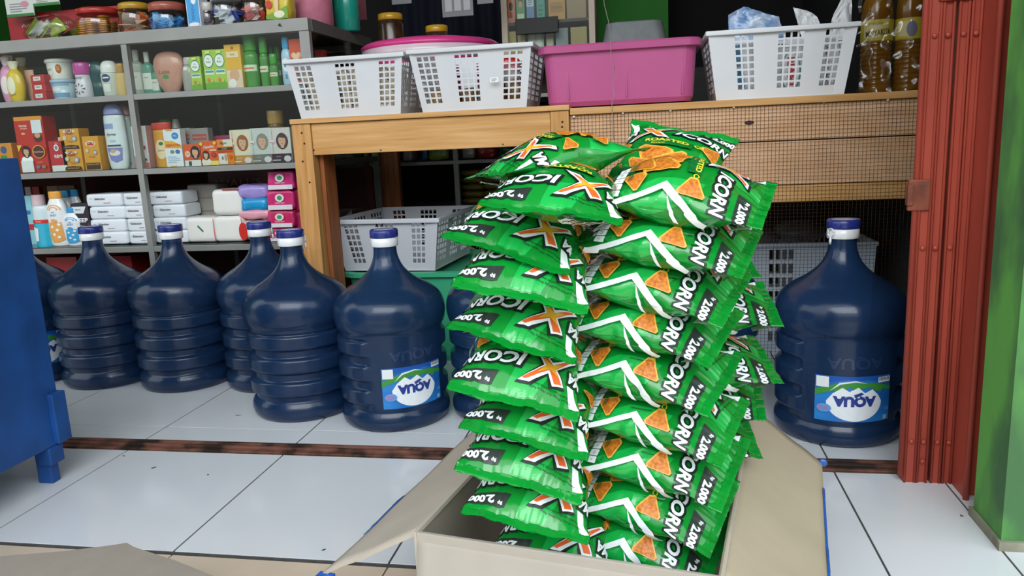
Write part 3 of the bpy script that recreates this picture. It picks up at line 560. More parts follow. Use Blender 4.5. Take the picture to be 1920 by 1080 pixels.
# ---- third shelf
def baby_lotion(c1, c2):
    return lambda p, w, h: ([p.poly([(cos(q) * w * rr, h * .66 + sin(q) * h * .09 * rr / .3) for q in [pi * k / 10 for k in range(11)]] + [(cos(q) * w * (rr - .06), h * .66 + sin(q) * h * .09 * (rr - .06) / .3) for q in [pi * (10 - k) / 10 for k in range(11)]], c1) for rr in (.34, .22)], p.text('MY', 0, h * .62, .006, c2), p.text('BABY', 0, h * .57, .007, c2), p.poly([(-w * .28, h * .44), (w * .3, h * .44), (w * .36, h * .12), (w * .1, h * .07), (-w * .2, h * .07), (-w * .3, h * .15)], c1), [(p.ell(w * a, h * b, w * .07, h * .025, '#f0ead8')) for a, b in ((-.12, .36), (.1, .3), (.2, .4), (-.05, .22), (.15, .17))], p.ell(0, h * .47, w * .13, h * .035, c1))
BL = [(.75, 0), (.9, .02), (.98, .15), (1, .45), (.92, .7), (.62, .85), (.58, .87)]
BCAP = [(.58, .87), (.62, .875), (.62, .985), (.55, 1)]
x, w_, h = slot(83, 121, 359, 459, T3, 2.345); bottle('baby_lotion_bottle', 'white baby powder bottle with orange cap', 'bottle', x, T3, w_, h, BL, '#e6e8e8', BCAP, '#e8a648', y=2.365, art=baby_lotion('#e0a358', '#2f8ab8'))
x, w_, h = slot(115, 149, 390, 458, T3, 2.34); bottle('baby_lotion_bottle', 'shorter white baby powder bottle with blue cap, in front', 'bottle', x, T3, w_, h, BL, '#e6e8e8', BCAP, '#3a92c4', y=2.36, art=baby_lotion('#3fa0d4', '#2f7ab0'))
for a, b, t, yy, lb in ((107, 135, 357, 2.42, 'left one of two blue capped white bottles standing behind'), (128, 153, 355, 2.44, 'right one of two blue capped white bottles standing behind')):
    x, w_, h = slot(a, b, t, 455, T3, yy); bottle('baby_lotion_bottle', lb, 'bottle', x, T3, w_ + .006, h, BL, '#e0e3e4', BCAP, '#3a92c4', y=yy + .01)
x, w_, h = slot(63, 84, 365, 455, T3, 2.41); bottle('pink_capped_bottle', 'pale pink capped bottle left of the orange capped one', 'bottle', x, T3, w_ + .008, h, B_CYL, '#d9c4c8', [(.85, .8), (.9, .81), (.9, .98), (.8, 1)], '#e6c9cf', y=2.42, sy=.8)
x, w_, h = slot(57, 91, 386, 458, T3, 2.34)
bottle('powder_can', 'cyan and white powder can with a red band', 'can', x, T3, w_, h, [(.97, 0), (1, .02), (1, .4), (1, .6)], '#37b0cc', [(.98, .61), (1, .62), (.95, .93), (.8, 1)], '#cfe0e2', y=2.365, sy=.8, art=lambda p, w, h: (p.rect(-w * .5, h * .57, w * .5, h * .66, '#c8322c'), p.text('herocyn', 0, h * .615, .006, '#f4e0dc'), p.poly([(-w * .5, h * .1), (-w * .1, h * .15), (-w * .05, h * .45), (-w * .5, h * .5)], '#e6eaea')))
x, w_, h = slot(44, 62, 367, 440, T3, 2.41); carton('cyan_box', 'pale cyan pack with red stripe beside the blue cabinet edge', 'box', x, T3, w_, h, .03, '#8ccad4', lambda p, w, h: (p.rect(.001, h * .3, w - .001, h * .42, '#c23038'), p.rect(w * .2, h * .62, w * .8, h * .7, '#2f78b0')), y=2.41)
x, w_, h = slot(138, 168, 381, 456, T3, 2.35)
carton('dark_refreshener_pack', 'black pack printed DEEP FRESH beside the tissue packs', 'pack', x, T3, w_ + .004, h, .04, '#2a2630', lambda p, w, h: (p.poly([(w * .05, h * .76), (w * .7, h * .76), (w * .88, h * .92), (w * .05, h * .92)], '#d6dcdc'), p.text('SPECIAL', w * .4, h * .85, .0045, '#3a3a44', bold=.02), p.text('DEEP', w * .5, h * .6, .014, '#e6e6ea', bold=.03, wide=w * .82), p.text('FRESH', w * .5, h * .44, .009, '#d9d6da', wide=w * .6), p.poly([(w * .7, h * .3), (w * .98, h * .4), (w * .98, h * .55)], '#a02a4a')), y=2.35)
# tissue packs
TW = mat('tissue_wrap', '#dfe5ea', .3, var=.04, scale=14, coat=.4, bump=.0015, bscale=35)
TG = mat('tissue_wrap_grey', '#8d8880', .35, var=.08, scale=14, coat=.2, bump=.0015, bscale=35)
def pillow(name, w, d, h, m, parent, seed=0, amp=.0015, e=.17):
    def P(u, v):
        a = 2 * pi * u; b = pi * (v - .5)
        sp = lambda q, k: math.copysign(abs(q) ** k, q)
        x = w / 2 * sp(cos(a), e) * sp(cos(b), e); y = d / 2 * sp(sin(a), e) * sp(cos(b), e); z = h / 2 * sp(sin(b), e * 1.5)
        n_ = noise.noise(Vector((x * 40 + seed, y * 40, z * 60))) * amp
        return Vector((x + n_, y + n_, z + h / 2 + n_))
    g = MB(); g.grid(P, 40, 20, m, wrap=True); bmesh.ops.remove_doubles(g.bm, verts=g.bm.verts, dist=1e-5); return g.build(name, parent=parent)
def tissue(w, d, h, m, mark=True, seed=0):
    r = empty('tissue_pack'); pillow('wrapped_body', w, d, h, m, r, seed)
    if mark:
        p = Print(.0003, .0014); p.text('Selection', -w * .1, h * .62, .008, '#303038', shear=.35, bold=.01); p.lines(w * .0, h * .25, w * .3, h * .33, 1, '#b87078'); p.lines(-w * .38, h * .62, -w * .25, h * .68, 1, '#9aa0a4')
        p.place('printed_label', front(-d / 2), r)
    return r
GT = 'white tissue packs piled on the low shelf'
rows = ('bottom', 'second', 'third', 'top'); proto = None; zt = T3; HT = .0435
for ci, (a, b) in enumerate(((163, 232), (233, 281), (282, 345))):
    x, w_, _ = slot(a, b, 400, 430, T3, 2.34)
    pr = tissue(w_ - .002, .1, HT + .0005, TW, True, ci)
    for k in range(4):
        o = pr if k == 0 else copy_tree(pr)
        o.location = (x + random.uniform(-.003, .003) - (.005 if k == 3 and ci == 0 else 0), 2.345 + .05 + random.uniform(0, .006), T3 + k * HT + .001)
        tag(o, 'white tissue pack, %s of the %s pile' % (rows[k], ('left', 'middle', 'right')[ci]), 'tissue pack', GT)
x, w_, _ = slot(347, 394, 350, 370, T3, 2.44); pr = tissue(w_ + .02, .09, .05, TG, False, 9)
for k in range(4):
    o = pr if k == 0 else copy_tree(pr); o.location = (x + .005 * (k % 2), 2.5, T3 + k * .047); tag(o, 'greyish tissue pack, %s of the pile at the back' % rows[k], 'tissue pack', 'greyish tissue packs at the back')
for (a, b, t, bt, lb, seed) in ((346, 402, 402, 455, 'square white tissue bale with green tick, on the shelf', 3), (397, 455, 400, 455, 'square white tissue bale directly behind a jug cap', 4), (394, 451, 345, 400, 'square white tissue bale lying on top of two others', 5)):
    z_ = T3 if bt == 455 else T3 + .089
    x, w_, _ = slot(a, b, t, bt, T3, 2.345); r = empty('tissue_bale', (x, 2.345 + .06, z_)); tag(r, lb, 'tissue bale', 'square tissue bales')
    pillow('wrapped_body', w_, .11, .087, mat('tissue_bale_wrap', '#e4e3dd', .35, var=.04, scale=12, coat=.4, bump=.001, bscale=40), r, seed, e=.22)
    p = Print(.0003, .0016)
    if seed == 3: p.poly([(-.01, .055), (-.006, .06), (.012, .04), (.008, .036)], '#2a7a4a')
    p.poly([(w_ * .46, .005), (w_ * .49, .005), (w_ * .47, .08), (w_ * .45, .08)], '#c8502f') if seed != 5 else p.poly([(-w_ * .1, .083), (w_ * .45, .083), (w_ * .45, .087), (-w_ * .1, .087)], '#c02a2a'); p.place('printed_mark', front(-.055), r)
def pouch(name, label, cat, x, y, z, w, d, h, color, rz=0, group=None, art=None, seed=1, e=.42):
    r = empty(name, (x, y, z), rz); tag(r, label, cat, group)
    m = color if not isinstance(color, str) else mat('pouch_' + color[1:], color, .28, var=.12, scale=18, coat=.4, bump=.003, bscale=25)
    pillow('pouch_body', w, d, h, m, r, seed, .004, e)
    if art: p = Print(.0003, .004); art(p, w, h); p.place('printed_label', front(-d / 2), r)
    return r
x, w_, _ = slot(440, 498, 347, 375, T3, 2.34)
for (a, b, t, bt, c, lb, sd) in ((445, 515, 413, 453, '#d9b4b0', 'red and white wrapped sanitary pack, lowest of the soft packs', 1), (442, 508, 393, 412, '#e0a0b0', 'pale pink flat sanitary pack under the blue one', 2), (446, 501, 371, 396, '#1f95cc', 'bright blue sanitary pack between purple and pink', 3), (440, 500, 346, 374, '#a08fd0', 'purple sanitary pack on top of the blue one', 4)):
    x, w_, _ = slot(a, b, t, bt, T3, 2.35); zt_ = aty((a + b) / 2, t, 2.35).z; zb = max(T3 + .0005, aty((a + b) / 2, bt, 2.35).z)
    pouch('sanitary_pack', lb, 'pack', x, 2.39, zb, w_, .08, zt_ - zb, c, 0, 'soft sanitary packs', None if sd != 1 else (lambda p, w, h: (p.ell(-w * .32, h * .5, w * .12, h * .42, '#c8281f'), p.ell(w * .3, h * .4, w * .15, h * .3, '#cf3a2a'))), sd)
k = 0
for (t, bt, cc, lb) in ((428, 458, '#c0245c', 'magenta pads pack at the very bottom of the right pile'), (395, 427, '#c92a62', 'magenta pads pack second from the bottom of the right pile'), (357, 394, '#cf2f72', 'magenta pads pack with white band, third from the bottom'), (320, 356, '#cc2f7a', 'magenta pads pack with white top flap, topmost of the pile')):
    x, w_, _ = slot(499, 549, t, bt, T3, 2.34); zt_ = aty(524, t, 2.34).z; zb = max(T3 + .0005, aty(524, bt, 2.34).z)
    pouch('pads_pack', lb, 'pack', x, 2.385, zb, w_ + .004, .08, zt_ - zb, cc, 0, 'magenta pads packs', lambda p, w, h: (p.ell(0, h * .62, w * .16, h * .2, '#e6e0d8'), p.ell(0, h * .62, w * .09, h * .12, '#3a9a6a'), p.rect(-w * .44, h * .02, w * .44, h * .26, '#e0dade'), p.text('LiderSun', w * .0, h * .38, .0065, '#e8e0e6')), k + 5, .2); k += 1
for (t, bt, lb, i) in ((352, 395, 'magenta pads pack turned sideways behind the counter post, upper', 0), (396, 452, 'magenta pads pack turned sideways behind the counter post, lower', 1)):
    x, w_, _ = slot(552, 590, t, bt, T3, 2.37); zt_ = aty(560, t, 2.37).z; zb = max(T3 + .0005, aty(560, bt, 2.37).z)
    pouch('pads_pack', lb, 'pack', x - .012, 2.41, zb, .045, .08, zt_ - zb, '#c0306a', 0, 'magenta pads packs', None, 11 + i, .2)
# red sign board inside, low red boxes under the third shelf
x, w_, h = slot(396, 498, 321, 350, T3, 2.6)
carton('red_sign_box', 'dark red box lettered in capitals at the back of the low shelf', 'box', x, T3, w_ + .05, .235, .03, '#5e1818', lambda p, w, h: p.text("WALL'S", w * .45, h * .78, .03, '#9a7470', wide=w * .7), y=2.62)
for (a, b, lb) in ((85, 142, 'red carton under the lowest shelf, left of two'), (205, 245, 'red carton under the lowest shelf beside the divider')):
    x, w_, h = slot(a, b, 466, 490, .06, 2.42); carton('red_carton', lb, 'carton', x, .0605, w_, .29, .1, '#b4252a', y=2.42)
for (a, b, c, lb) in ((90, 110, '#8a6a4a', 'tan folded pack standing at the back of low shelf'), (112, 140, '#7a6242', 'brown folded pack at the back of low shelf'), (62, 74, '#a01f24', 'narrow red pack at the back of low shelf'), (48, 58, '#b8aab0', 'pale floral pack at the back beside the cabinet edge')):
    x, w_, h = slot(a, b, 336, 440, T3, 2.55); carton('folded_pack', lb, 'pack', x, T3, w_ * 1.05, .2, .02, c, y=2.56)
# ---- things on top of the case
TT = 1.083
x0 = aty(8, 50, 2.5).x; x1 = aty(235, 50, 2.5).x
carton('red_sign', 'red promotional sign with white lettering standing on the glass case', 'sign', (x0 + x1) / 2, TT, x1 - x0, .125, .01, '#a3272c', lambda p, w, h: (p.text('Ambil kesegaran', w * .32, h * .66, .017, '#d9b8b4', wide=w * .42), p.text('untuk', w * .33, h * .42, .018, '#d9b8b4', wide=w * .16), p.text('Anda', w * .18, h * .14, .026, '#d9c8c4', bold=.02)), y=2.52)
def jar(name, label, px0, px1, ybot, h, glassm, lidc, lidh, fill, Y=2.39, lidr=.9, cat='jar'):
    a = aty(px0, 40, Y); b = aty(px1, 40, Y); x = (a.x + b.x) / 2; r = (b.x - a.x) / 2
    o = empty(name, (x, Y, TT)); tag(o, label, cat)
    g = MB(); P = smooth_prof([(r * .8, .0), (r * .95, .004), (r, h * .2), (r, h * .7), (r * lidr, h * .9), (r * lidr * .95, h)], 4); g.lathe(P, 36, glassm); g.build('glass_body', parent=o)
    g = MB(); g.lathe([(r * lidr, h * .96), (r * lidr * 1.04, h * .965), (r * lidr * 1.04, h + lidh), (r * lidr * .9, h + lidh + .004)], 36, glossy(lidc)); g.build('lid', parent=o)
    fill(o, r * .88, h * .88); return o
JG = glass('jar_plastic', (.93, .92, .88), .12, .05)
def stackcoins(o, r, h):
    GD = mat('gold_foil', '#c98a2a', .3, .6, var=.3, scale=60, bump=.002, bscale=120)
    rr = random.Random(3)
    for (cx, cy) in ((-.5, -.55), (.05, -.7), (.55, -.45), (-.1, -.1), (.45, .2), (-.55, .1)):
        g = MB(); z = .004; n_ = rr.randint(7, 9)
        for i in range(n_): g.lathe([(r * .27, z), (r * .29, z + .003), (r * .27, z + .006)], 14, GD, c=(cx * r + rr.uniform(-.002, .002), cy * r, 0)); z += .0068
        g.build('candy_stack', parent=o)
def wraps(cols, n, sz=.016, flat=.5, seed=1):
    def f(o, r, h):
        rr = random.Random(seed)
        for c in cols:
            g = MB(); mm = mat('wrapper_' + c[1:], c, .3, var=.25, scale=50, coat=.3, bump=.002, bscale=80)
            for i in range(n // len(cols)):
                a = rr.uniform(0, 2 * pi); q = r * sqrt(rr.uniform(.1, 1)) * .82; R = Matrix.Translation((q * cos(a), q * sin(a), rr.uniform(.01, h * .8))) @ Matrix.Rotation(rr.uniform(0, 3), 4, 'X') @ Matrix.Rotation(rr.uniform(0, 3), 4, 'Z')
                g.box(-sz, -sz * .7, -sz * flat * .4, sz, sz * .7, sz * flat * .4, mm, .003, R)
            g.build('wrapped_sweets', parent=o)
    return f
jar('candy_jar', 'clear jar with red lid full of gold foil sweets', 148, 226, 66, .076, JG, '#b2352c', .012, stackcoins, lidr=.84)
jar('candy_jar', 'clear jar with yellow lid holding orange wafer sticks', 228, 282, 60, .082, JG, '#b9922e', .014, wraps(['#d8641f', '#8a6a4a', '#c9a07a'], 24, .022, .2, 4))
jar('candy_jar', 'clear jar packed with bright blue sweets', 284, 348, 54, .068, JG, '#a85a4a', .02, wraps(['#1f7fd0', '#2a9ae0', '#1c66b4'], 54, .015, .6, 5))
jar('candy_jar', 'small jar of dark sweets behind the blue and white box', 378, 404, 46, .06, JG, '#cfcac4', .02, wraps(['#4a3048', '#9a8a90'], 14, .012, .5, 6))
jar('candy_jar', 'tall jar of blue and white sachets', 400, 455, 44, .085, JG, '#b9c4cc', .01, wraps(['#dfe4ea', '#2a4fb0', '#c9d6e6'], 36, .016, .4, 7))
jar('candy_jar', 'tall jar of red and white wrapped sweets', 458, 502, 38, .085, JG, '#c9a8a0', .01, wraps(['#c84a42', '#e0c8c0', '#a82f34'], 36, .014, .5, 8))
x, w_, h = slot(352, 377, -20, 46, TT, 2.36)
carton('candy_carton', 'blue and white upright carton between candy jars', 'box', x, TT, w_, h, .05, '#d9dfe6', lambda p, w, h: (p.rect(w * .06, h * .1, w * .94, h * .97, '#4aa0dc'), p.text('milkita', w * .5, h * .42, .012, '#2a6ab0', -pi / 2, wide=h * .4), p.ell(w * .6, h * .72, w * .18, h * .1, '#e6f0f8'), p.ell(w * .5, h * .12, w * .4, h * .05, '#e6ecf2')), y=2.35)
x, w_, h = slot(495, 541, -25, 36, TT, 2.36)
pouch('snack_pouch', 'yellow and green snack pouch at the corner of the case top', 'pouch', x, 2.39, TT + .003, w_, .06, h, '#d9c23a', 0, None, lambda p, w, h: (p.poly([(-w * .45, h * .05), (w * .45, h * .1), (w * .45, h * .45), (0, h * .3), (-w * .45, h * .2)], '#7aa63a'), p.ell(w * .1, h * .22, w * .22, h * .1, '#e8e4c8'), p.ell(-w * .3, h * .5, w * .14, h * .12, '#c8402a'), p.poly([(-w * .1, h * .9), (w * .15, h * .9), (w * .08, h * .3), (-w * .05, h * .3)], '#e6c9a0')), 3, .4)
# bag of green sachets
r = empty('sachet_bag', (aty(95, 60, 2.4).x, 2.4, TT)); tag(r, 'clear bag of green and yellow drink sachets leaning on the red sign', 'bag')
rr = random.Random(5)
for c, n_ in (('#9db03a', 5), ('#7f8f2c', 4), ('#c9cfc0', 3), ('#6a5a3c', 4)):
    g = MB()
    for i in range(n_):
        R = Matrix.Translation((rr.uniform(-.055, .06), rr.uniform(-.03, .03), rr.uniform(.015, .055))) @ Matrix.Rotation(rr.uniform(-.9, -.3), 4, 'Y') @ Matrix.Rotation(rr.uniform(-.5, .5), 4, 'X')
        g.box(-.032, -.003, -.011, .032, .003, .011, mat('wrapper_' + c[1:], c, .3, var=.2, scale=50, coat=.3), .002, R)
    g.build('sachets', parent=r)
def bagfn(w, d, h, seed):
    def P(u, v):
        a = 2 * pi * u; b = v; k = (sin(pi * min(1, .08 + b * .92)) ** .4)
        x = w / 2 * cos(a) * k; y = d / 2 * sin(a) * k; z = h * b
        n_ = noise.noise(Vector((x * 30 + seed, y * 30, z * 30))) * .012; return Vector((x + n_, y + n_, z + abs(n_) * .5))
    return P
g = MB(); g.grid(bagfn(.19, .1, .09, 3), 28, 14, FILM, wrap=True); g.build('plastic_film', parent=r)
for (a, b, t, c, lb) in ((10, 62, -10, 31, 'white and green sachet strip hanging in front of the red sign'), (62, 112, -10, 10, 'white and green sachet strip hanging higher, above the red sign')):
    Y = 2.47; p0 = aty(a, 10, Y); p1 = aty(b, 10, Y); z0 = aty((a + b) / 2, c, Y).z
    carton('sachet_strip', lb, 'sachet', (p0.x + p1.x) / 2, z0, p1.x - p0.x, 1.32 - z0, .004, '#cfd4cc', lambda p, w, h: (p.rect(.001, 0, w - .001, .009, '#2f7a3a'), p.lines(w * .15, h * .1, w * .8, h * .35, 4, '#8a8f90'), p.ell(w * .7, h * .3, w * .15, .01, '#c98aa0')), y=Y)
# pink canister, teal bottle, dark tray at the case corner
a, b = aty(548, 30, 2.52), aty(626, 30, 2.52)
o = empty('pink_canister', ((a.x + b.x) / 2, 2.52, TT)); tag(o, 'translucent pink plastic canister at the right end of the case top', 'canister')
g = MB(); g.lathe([(.06, 0), (.066, .004), (.066, .16), (.06, .17)], 40, mat('pink_translucent', '#cf7f96', .25, coat=.3, var=.12, scale=30)); g.build('body', parent=o)
g = MB(); g.lathe([(.068, .165), (.07, .17), (.07, .19), (.06, .2)], 40, glossy('#b8406a')); g.build('lid', parent=o)
g = MB(); g.lathe([(.075, 0), (.079, .003), (.079, .008), (.075, .01)], 40, mat('dark_brown_plastic', '#33241f', .35)); o2 = g.build('round_tray'); o2.location = (aty(500, 30, 2.42).x, 2.385, TT); tag(o2, 'flat dark brown tray under the yellow pouch', 'tray')
o2.scale = (1, .8, 1)
a, b = aty(629, 30, 2.66), aty(673, 30, 2.66)
o = empty('teal_bottle', ((a.x + b.x) / 2, 2.66, TT)); tag(o, 'teal green drinking bottle beside the pink canister', 'bottle')
g = MB(); g.lathe([(.036, 0), (.042, .006), (.042, .15), (.03, .17)], 32, glossy('#1f9a86')); g.build('body', parent=o)
g = MB(); g.lathe([(.032, .168), (.034, .17), (.034, .2), (.03, .205)], 32, glossy('#14705f')); g.build('cap', parent=o)

# ------------------------------------------------------------------ plastic baskets
BW = mat('white_basket_plastic', '#cfd2d6', .35, var=.05, scale=8, sss=.1)
BWP = mat('grey_white_basket_plastic', '#c4c6cc', .38, var=.05, scale=8)
def basket(name, label, x0, x1, z, h, y0, dep, m, zones=((.06, .22, 3), (.42, .60, 4), (.80, .95, 3)), taper=.024, holes=8, topgap=.02, wid=None, sidezone=((.06, .30, 4), (.4, .62, 4), (.72, .95, 4)), rim=.012):
    """tapered crate with punched square holes; y0 front"""
    w = x1 - x0; r = empty(name, ((x0 + x1) / 2, y0 + dep / 2, z)); tag(r, label, 'basket')
    def wall(length, zn, corner):
        us = [0.0]
        for (a, b, n_) in zn:
            st = (b - a) / n_
            for i in range(n_): us += [a + i * st + .0 * st, a + (i + .72) * st]
        us.append(1.0); us = sorted(set(round(u, 5) for u in us))
        inz = lambda u: any(abs(u - (a + i * (b - a) / n_)) < 1e-4 for a, b, n_ in zn for i in range(n_))
        zs = [0.0, .02]; st = (h - topgap - .02) / holes
        for i in range(holes): zs += [.02 + i * st + st * .28, .02 + (i + 1) * st]
        zs = sorted(set(round(q, 5) for q in zs + [h]))
        V = {}; F_ = []
        inset = lambda u: .005 if any(a - .03 < u < b + .02 for a, b, n_ in zn) else 0.0
        for j, zz in enumerate(zs):
            for i, u in enumerate(us): V[i, j] = corner(u, zz, inset(u))
        for j in range(len(zs) - 1):
            for i in range(len(us) - 1):
                hz = j >= 2 and (j % 2 == 0) and j < len(zs) - 2 and zs[j + 1] < h - topgap + 1e-4
                if inz(us[i]) and hz: continue
                F_.append((i, j))
        return V, F_
    g = MB(); k = g.mi(m)
    t = lambda zz: taper * (1 - zz / h)
    def FR(u, zz, ins, s=1):
        ww = w / 2 - t(zz); return Vector((-ww + 2 * ww * u, s * (-(dep / 2 - t(zz)) + ins), zz))
    def SD(u, zz, ins, s=1):
        dd = dep / 2 - t(zz); return Vector((s * ((w / 2 - t(zz)) - ins), -dd + 2 * dd * u, zz))
    for fn, zn in ((lambda u, zz, i: FR(u, zz, i, 1), zones), (lambda u, zz, i: FR(u, zz, i, -1), zones), (lambda u, zz, i: SD(u, zz, i, 1), sidezone), (lambda u, zz, i: SD(u, zz, i, -1), sidezone)):
        V, F_ = wall(w, zn, fn); VV = {q: g.bm.verts.new(p) for q, p in V.items()}
        for (i, j) in F_: f = g.bm.faces.new((VV[i, j], VV[i + 1, j], VV[i + 1, j + 1], VV[i, j + 1])); f.material_index = k
    ww, dd = w / 2 - taper, dep / 2 - taper; g.poly([(-ww, -dd, .001), (ww, -dd, .001), (ww, dd, .001), (-ww, dd, .001)], m)
    bmesh.ops.remove_doubles(g.bm, verts=g.bm.verts, dist=1e-5)
    b = g.build('crate_body', parent=r); sm = b.modifiers.new('wall_thickness', 'SOLIDIFY'); sm.thickness = .0018; sm.offset = 0
    g = MB(); W2, D2 = w / 2 + .006, dep / 2 + .006; q = .004
    for (xa, ya, xb, yb) in ((-W2, -D2, W2, -D2 + .010), (-W2, D2 - .010, W2, D2), (-W2, -D2 + .0095, -W2 + .010, D2 - .0095), (W2 - .010, -D2 + .0095, W2, D2 - .0095)):
        g.box(xa, ya, h - rim, xb, yb, h, m, .003)
    g.build('rim', parent=r)
    return r
Z1 = .779; Z2 = .770
bA = basket('plastic_basket', 'white perforated basket of garlic at the left end of counter', -1.018, -.672, Z1, .165, 2.115, .29, BW)
bB = basket('plastic_basket', 'white perforated basket with small white price sticker beside the pink tub', -.652, -.312, Z1, .168, 2.11, .29, BW, zones=((.05, .22, 3), (.37, .58, 4), (.78, .95, 3)))
p = Print(); p.rect(0, 0, .022, .012, '#f0f0ea'); p.lines(.003, .002, .019, .010, 3, '#707070'); p.place('price_sticker', front(-.145 + .006), bB, (.055, -.008, .07))
bC = basket('plastic_basket', 'white perforated basket stuffed with printed carrier bags', .143, .503, Z2, .172, 2.105, .30, mat('bright_basket_plastic', '#dcdfe2', .32, var=.04, scale=8), zones=((.18, .32, 3), (.48, .67, 4), (.80, .93, 3)), topgap=.014)
# garlic
GAR = mat('garlic_skin', '#d9cdb9', .6, var=.25, scale=60, stretch=(1, 1, .3)); rr = random.Random(11); gp = None
for i in range(88):
    if gp is None:
        g = MB(); g.ball((0, 0, 0), .0205, GAR, 18, (1, 1, .85), fn=lambda q: 1 + .06 * cos(6 * atan2(q.y, q.x)) * (1 - q.z ** 2) + (.45 * max(0, q.z) ** 6)); g.tube([(0, 0, .014), (.001, 0, .024), (.003, 0, .032)], [.006, .004, .003], 8, GAR); o = g.build('garlic_bulb'); gp = o
    else: o = gp.copy(); COL.objects.link(o)
    lay = i // 24; c_ = i % 24
    o.location = (bA.location.x - .135 + (c_ % 8) * .038 + rr.uniform(-.003, .003), bA.location.y - .093 + (c_ // 8) * .036 + (lay % 2) * .006, Z1 + .022 + lay * .031)
    if abs(o.location.x - bA.location.x) > .118 + lay * .008: o.location.x = bA.location.x + math.copysign(.112, o.location.x - bA.location.x) + rr.uniform(-.004, .004)
    o.rotation_euler = (rr.uniform(-1.4, 1.4), rr.uniform(-1, 1), rr.uniform(0, 6)); tag(o, 'whitish garlic bulb lying in the basket at the counter end', 'garlic', 'garlic bulbs in the basket')
# packets in basket B
cols = [('#9a6a3a', 'brown'), ('#b08a5a', 'tan'), ('#a8302c', 'red'), ('#7c4a2c', 'dark brown'), ('#c0b8b0', 'grey'), ('#8f6a44', 'cinnamon')]
pl = ['far left', 'left of the middle', 'middle', 'right of the middle', 'right', 'far right']
for i in range(6):
    c, cn = cols[(i * 2 + 1) % 6]
    hh = .06 if i < 3 else .075
    pouch('spice_packet', '%s spice packet on the %s bottom of the stickered basket' % (cn, pl[i]), 'packet', bB.location.x - .11 + i * .044, bB.location.y - .06 + .012 * (i % 2), Z1 + .004, .04, .08, hh, c, 0, 'spice packets in the stickered basket', None, 20 + i, .5)
for i in range(3):
    pouch('sachet_bundle', 'bundle of %s sachets piled at the right of the stickered basket' % ('white', 'red and pink', 'bright red')[i], 'sachet bundle', bB.location.x + .09 - .004 * i, bB.location.y - .05 + .03 * i, Z1 + .075 + (.02 * i), .06, .05, .03, ('#cfc8c6', '#b86a74', '#b8261f')[i], .2 * i, 'sachets in the stickered basket', None, 30 + i, .5)
# carrier bags inside basket C
CBG = mat('carrier_bag_white', '#e3e4e6', .35, var=.06, scale=20, bump=.004, bscale=30)
o = empty('carrier_bag', (bC.location.x - .095, bC.location.y - .072, Z2 + .003)); tag(o, 'white carrier bag with blue lettering at the left inside the basket', 'bag')
pillow('bag_body', .13, .06, .14, CBG, o, 3, .006, .35); p = Print(.0003, .006); p.text('SWEET MART IN', 0, .07, .016, '#1f86b8', -pi / 2 + .1, bold=.05, wide=.13); p.text('Toko Roti', -.035, .03, .006, '#b0405a', -pi / 2); p.place('printed_lettering', front(-.03), o)
o = empty('carrier_bag', (bC.location.x + .03, bC.location.y - .072, Z2 + .003)); tag(o, 'white carrier bag with red letters inside a green oval', 'bag')
pillow('bag_body', .115, .06, .13, CBG, o, 7, .006, .35); p = Print(.0003, .006); p.ell(.0, .062, .024, .05, '#2f8f8a', 24); p.ell(.0, .062, .021, .047, '#e6e7e8', 24); p.text('RIAMI', 0, .062, .018, '#c8323f', -pi / 2, bold=.05, wide=.07); p.text('KUE', -.04, .035, .01, '#b83a44', -pi / 2); p.place('printed_lettering', front(-.03), o)
o = empty('carrier_bag', (bC.location.x + .122, bC.location.y - .072, Z2 + .003)); tag(o, 'white carrier bag with small black handwriting at the right inside the basket', 'bag')
pillow('bag_body', .065, .06, .14, CBG, o, 9, .006, .35); p = Print(.0003, .006); p.text('ANI 1 KG', -.004, .07, .009, '#33333a', -pi / 2, wide=.1); p.text('DP', .018, .03, .01, '#33333a', -pi / 2); p.place('printed_lettering', front(-.03), o)
def crumple(name, label, cx, cy, z, pts, m, seed, thick=.012):
    """soft folded sheet standing above the basket rim; outline pts (x,z)"""
    g = MB(); k = g.mi(m); n_ = len(pts); rows_ = 7
    cxm = sum(p[0] for p in pts) / n_; czm = sum(p[1] for p in pts) / n_
    for sgn in (-1, 1):
        R_ = []
        for j in range(rows_ + 1):
            s_ = j / rows_; R_.append([g.bm.verts.new((cxm + (p[0] - cxm) * s_, sgn * thick * (1 - s_ ** 2) + noise.noise(Vector((p[0] * 60 * s_ + seed, p[1] * 60 * s_, sgn))) * .02 * (.3 + s_ * .7) + (.0), czm + (p[1] - czm) * s_)) for p in pts] if j else None)
        c0 = g.bm.verts.new((cxm, sgn * thick, czm))
        for i in range(n_): g.bm.faces.new((c0, R_[1][i], R_[1][(i + 1) % n_])).smooth = True
        for j in range(1, rows_):
            for i in range(n_): g.bm.faces.new((R_[j][i], R_[j + 1][i], R_[j + 1][(i + 1) % n_], R_[j][(i + 1) % n_])).smooth = True
    o = g.build(name, m); o.location = (cx, cy, z); return tag(o, label, 'bag')
def outline(pxs, Y, cx, z): return [(aty(a, b, Y).x - cx, aty(a, b, Y).z - z) for a, b in pxs]
def dens(pts, n_=4):
    out = []
    for a, b in zip(pts, pts[1:] + pts[:1]):
        for i in range(n_): out.append((a[0] + (b[0] - a[0]) * i / n_, a[1] + (b[1] - a[1]) * i / n_))
    return out
BLB = mat('blue_patterned_plastic', '#2d6fb0', .25, c2='#cfdcea', scale=22, coat=.3, bump=.004, bscale=30)
Yb = bC.location.y - .03; cx = aty(1420, 40, Yb).x; zz = Z2 + .14
crumple('carrier_bag', 'blue and white patterned plastic bag rising from the basket', cx, Yb, zz, dens(outline([(1366, 80), (1366, 28), (1395, 12), (1425, 22), (1460, 32), (1475, 75)], Yb, cx, zz)), BLB, 2)
cx = aty(1515, 40, Yb).x
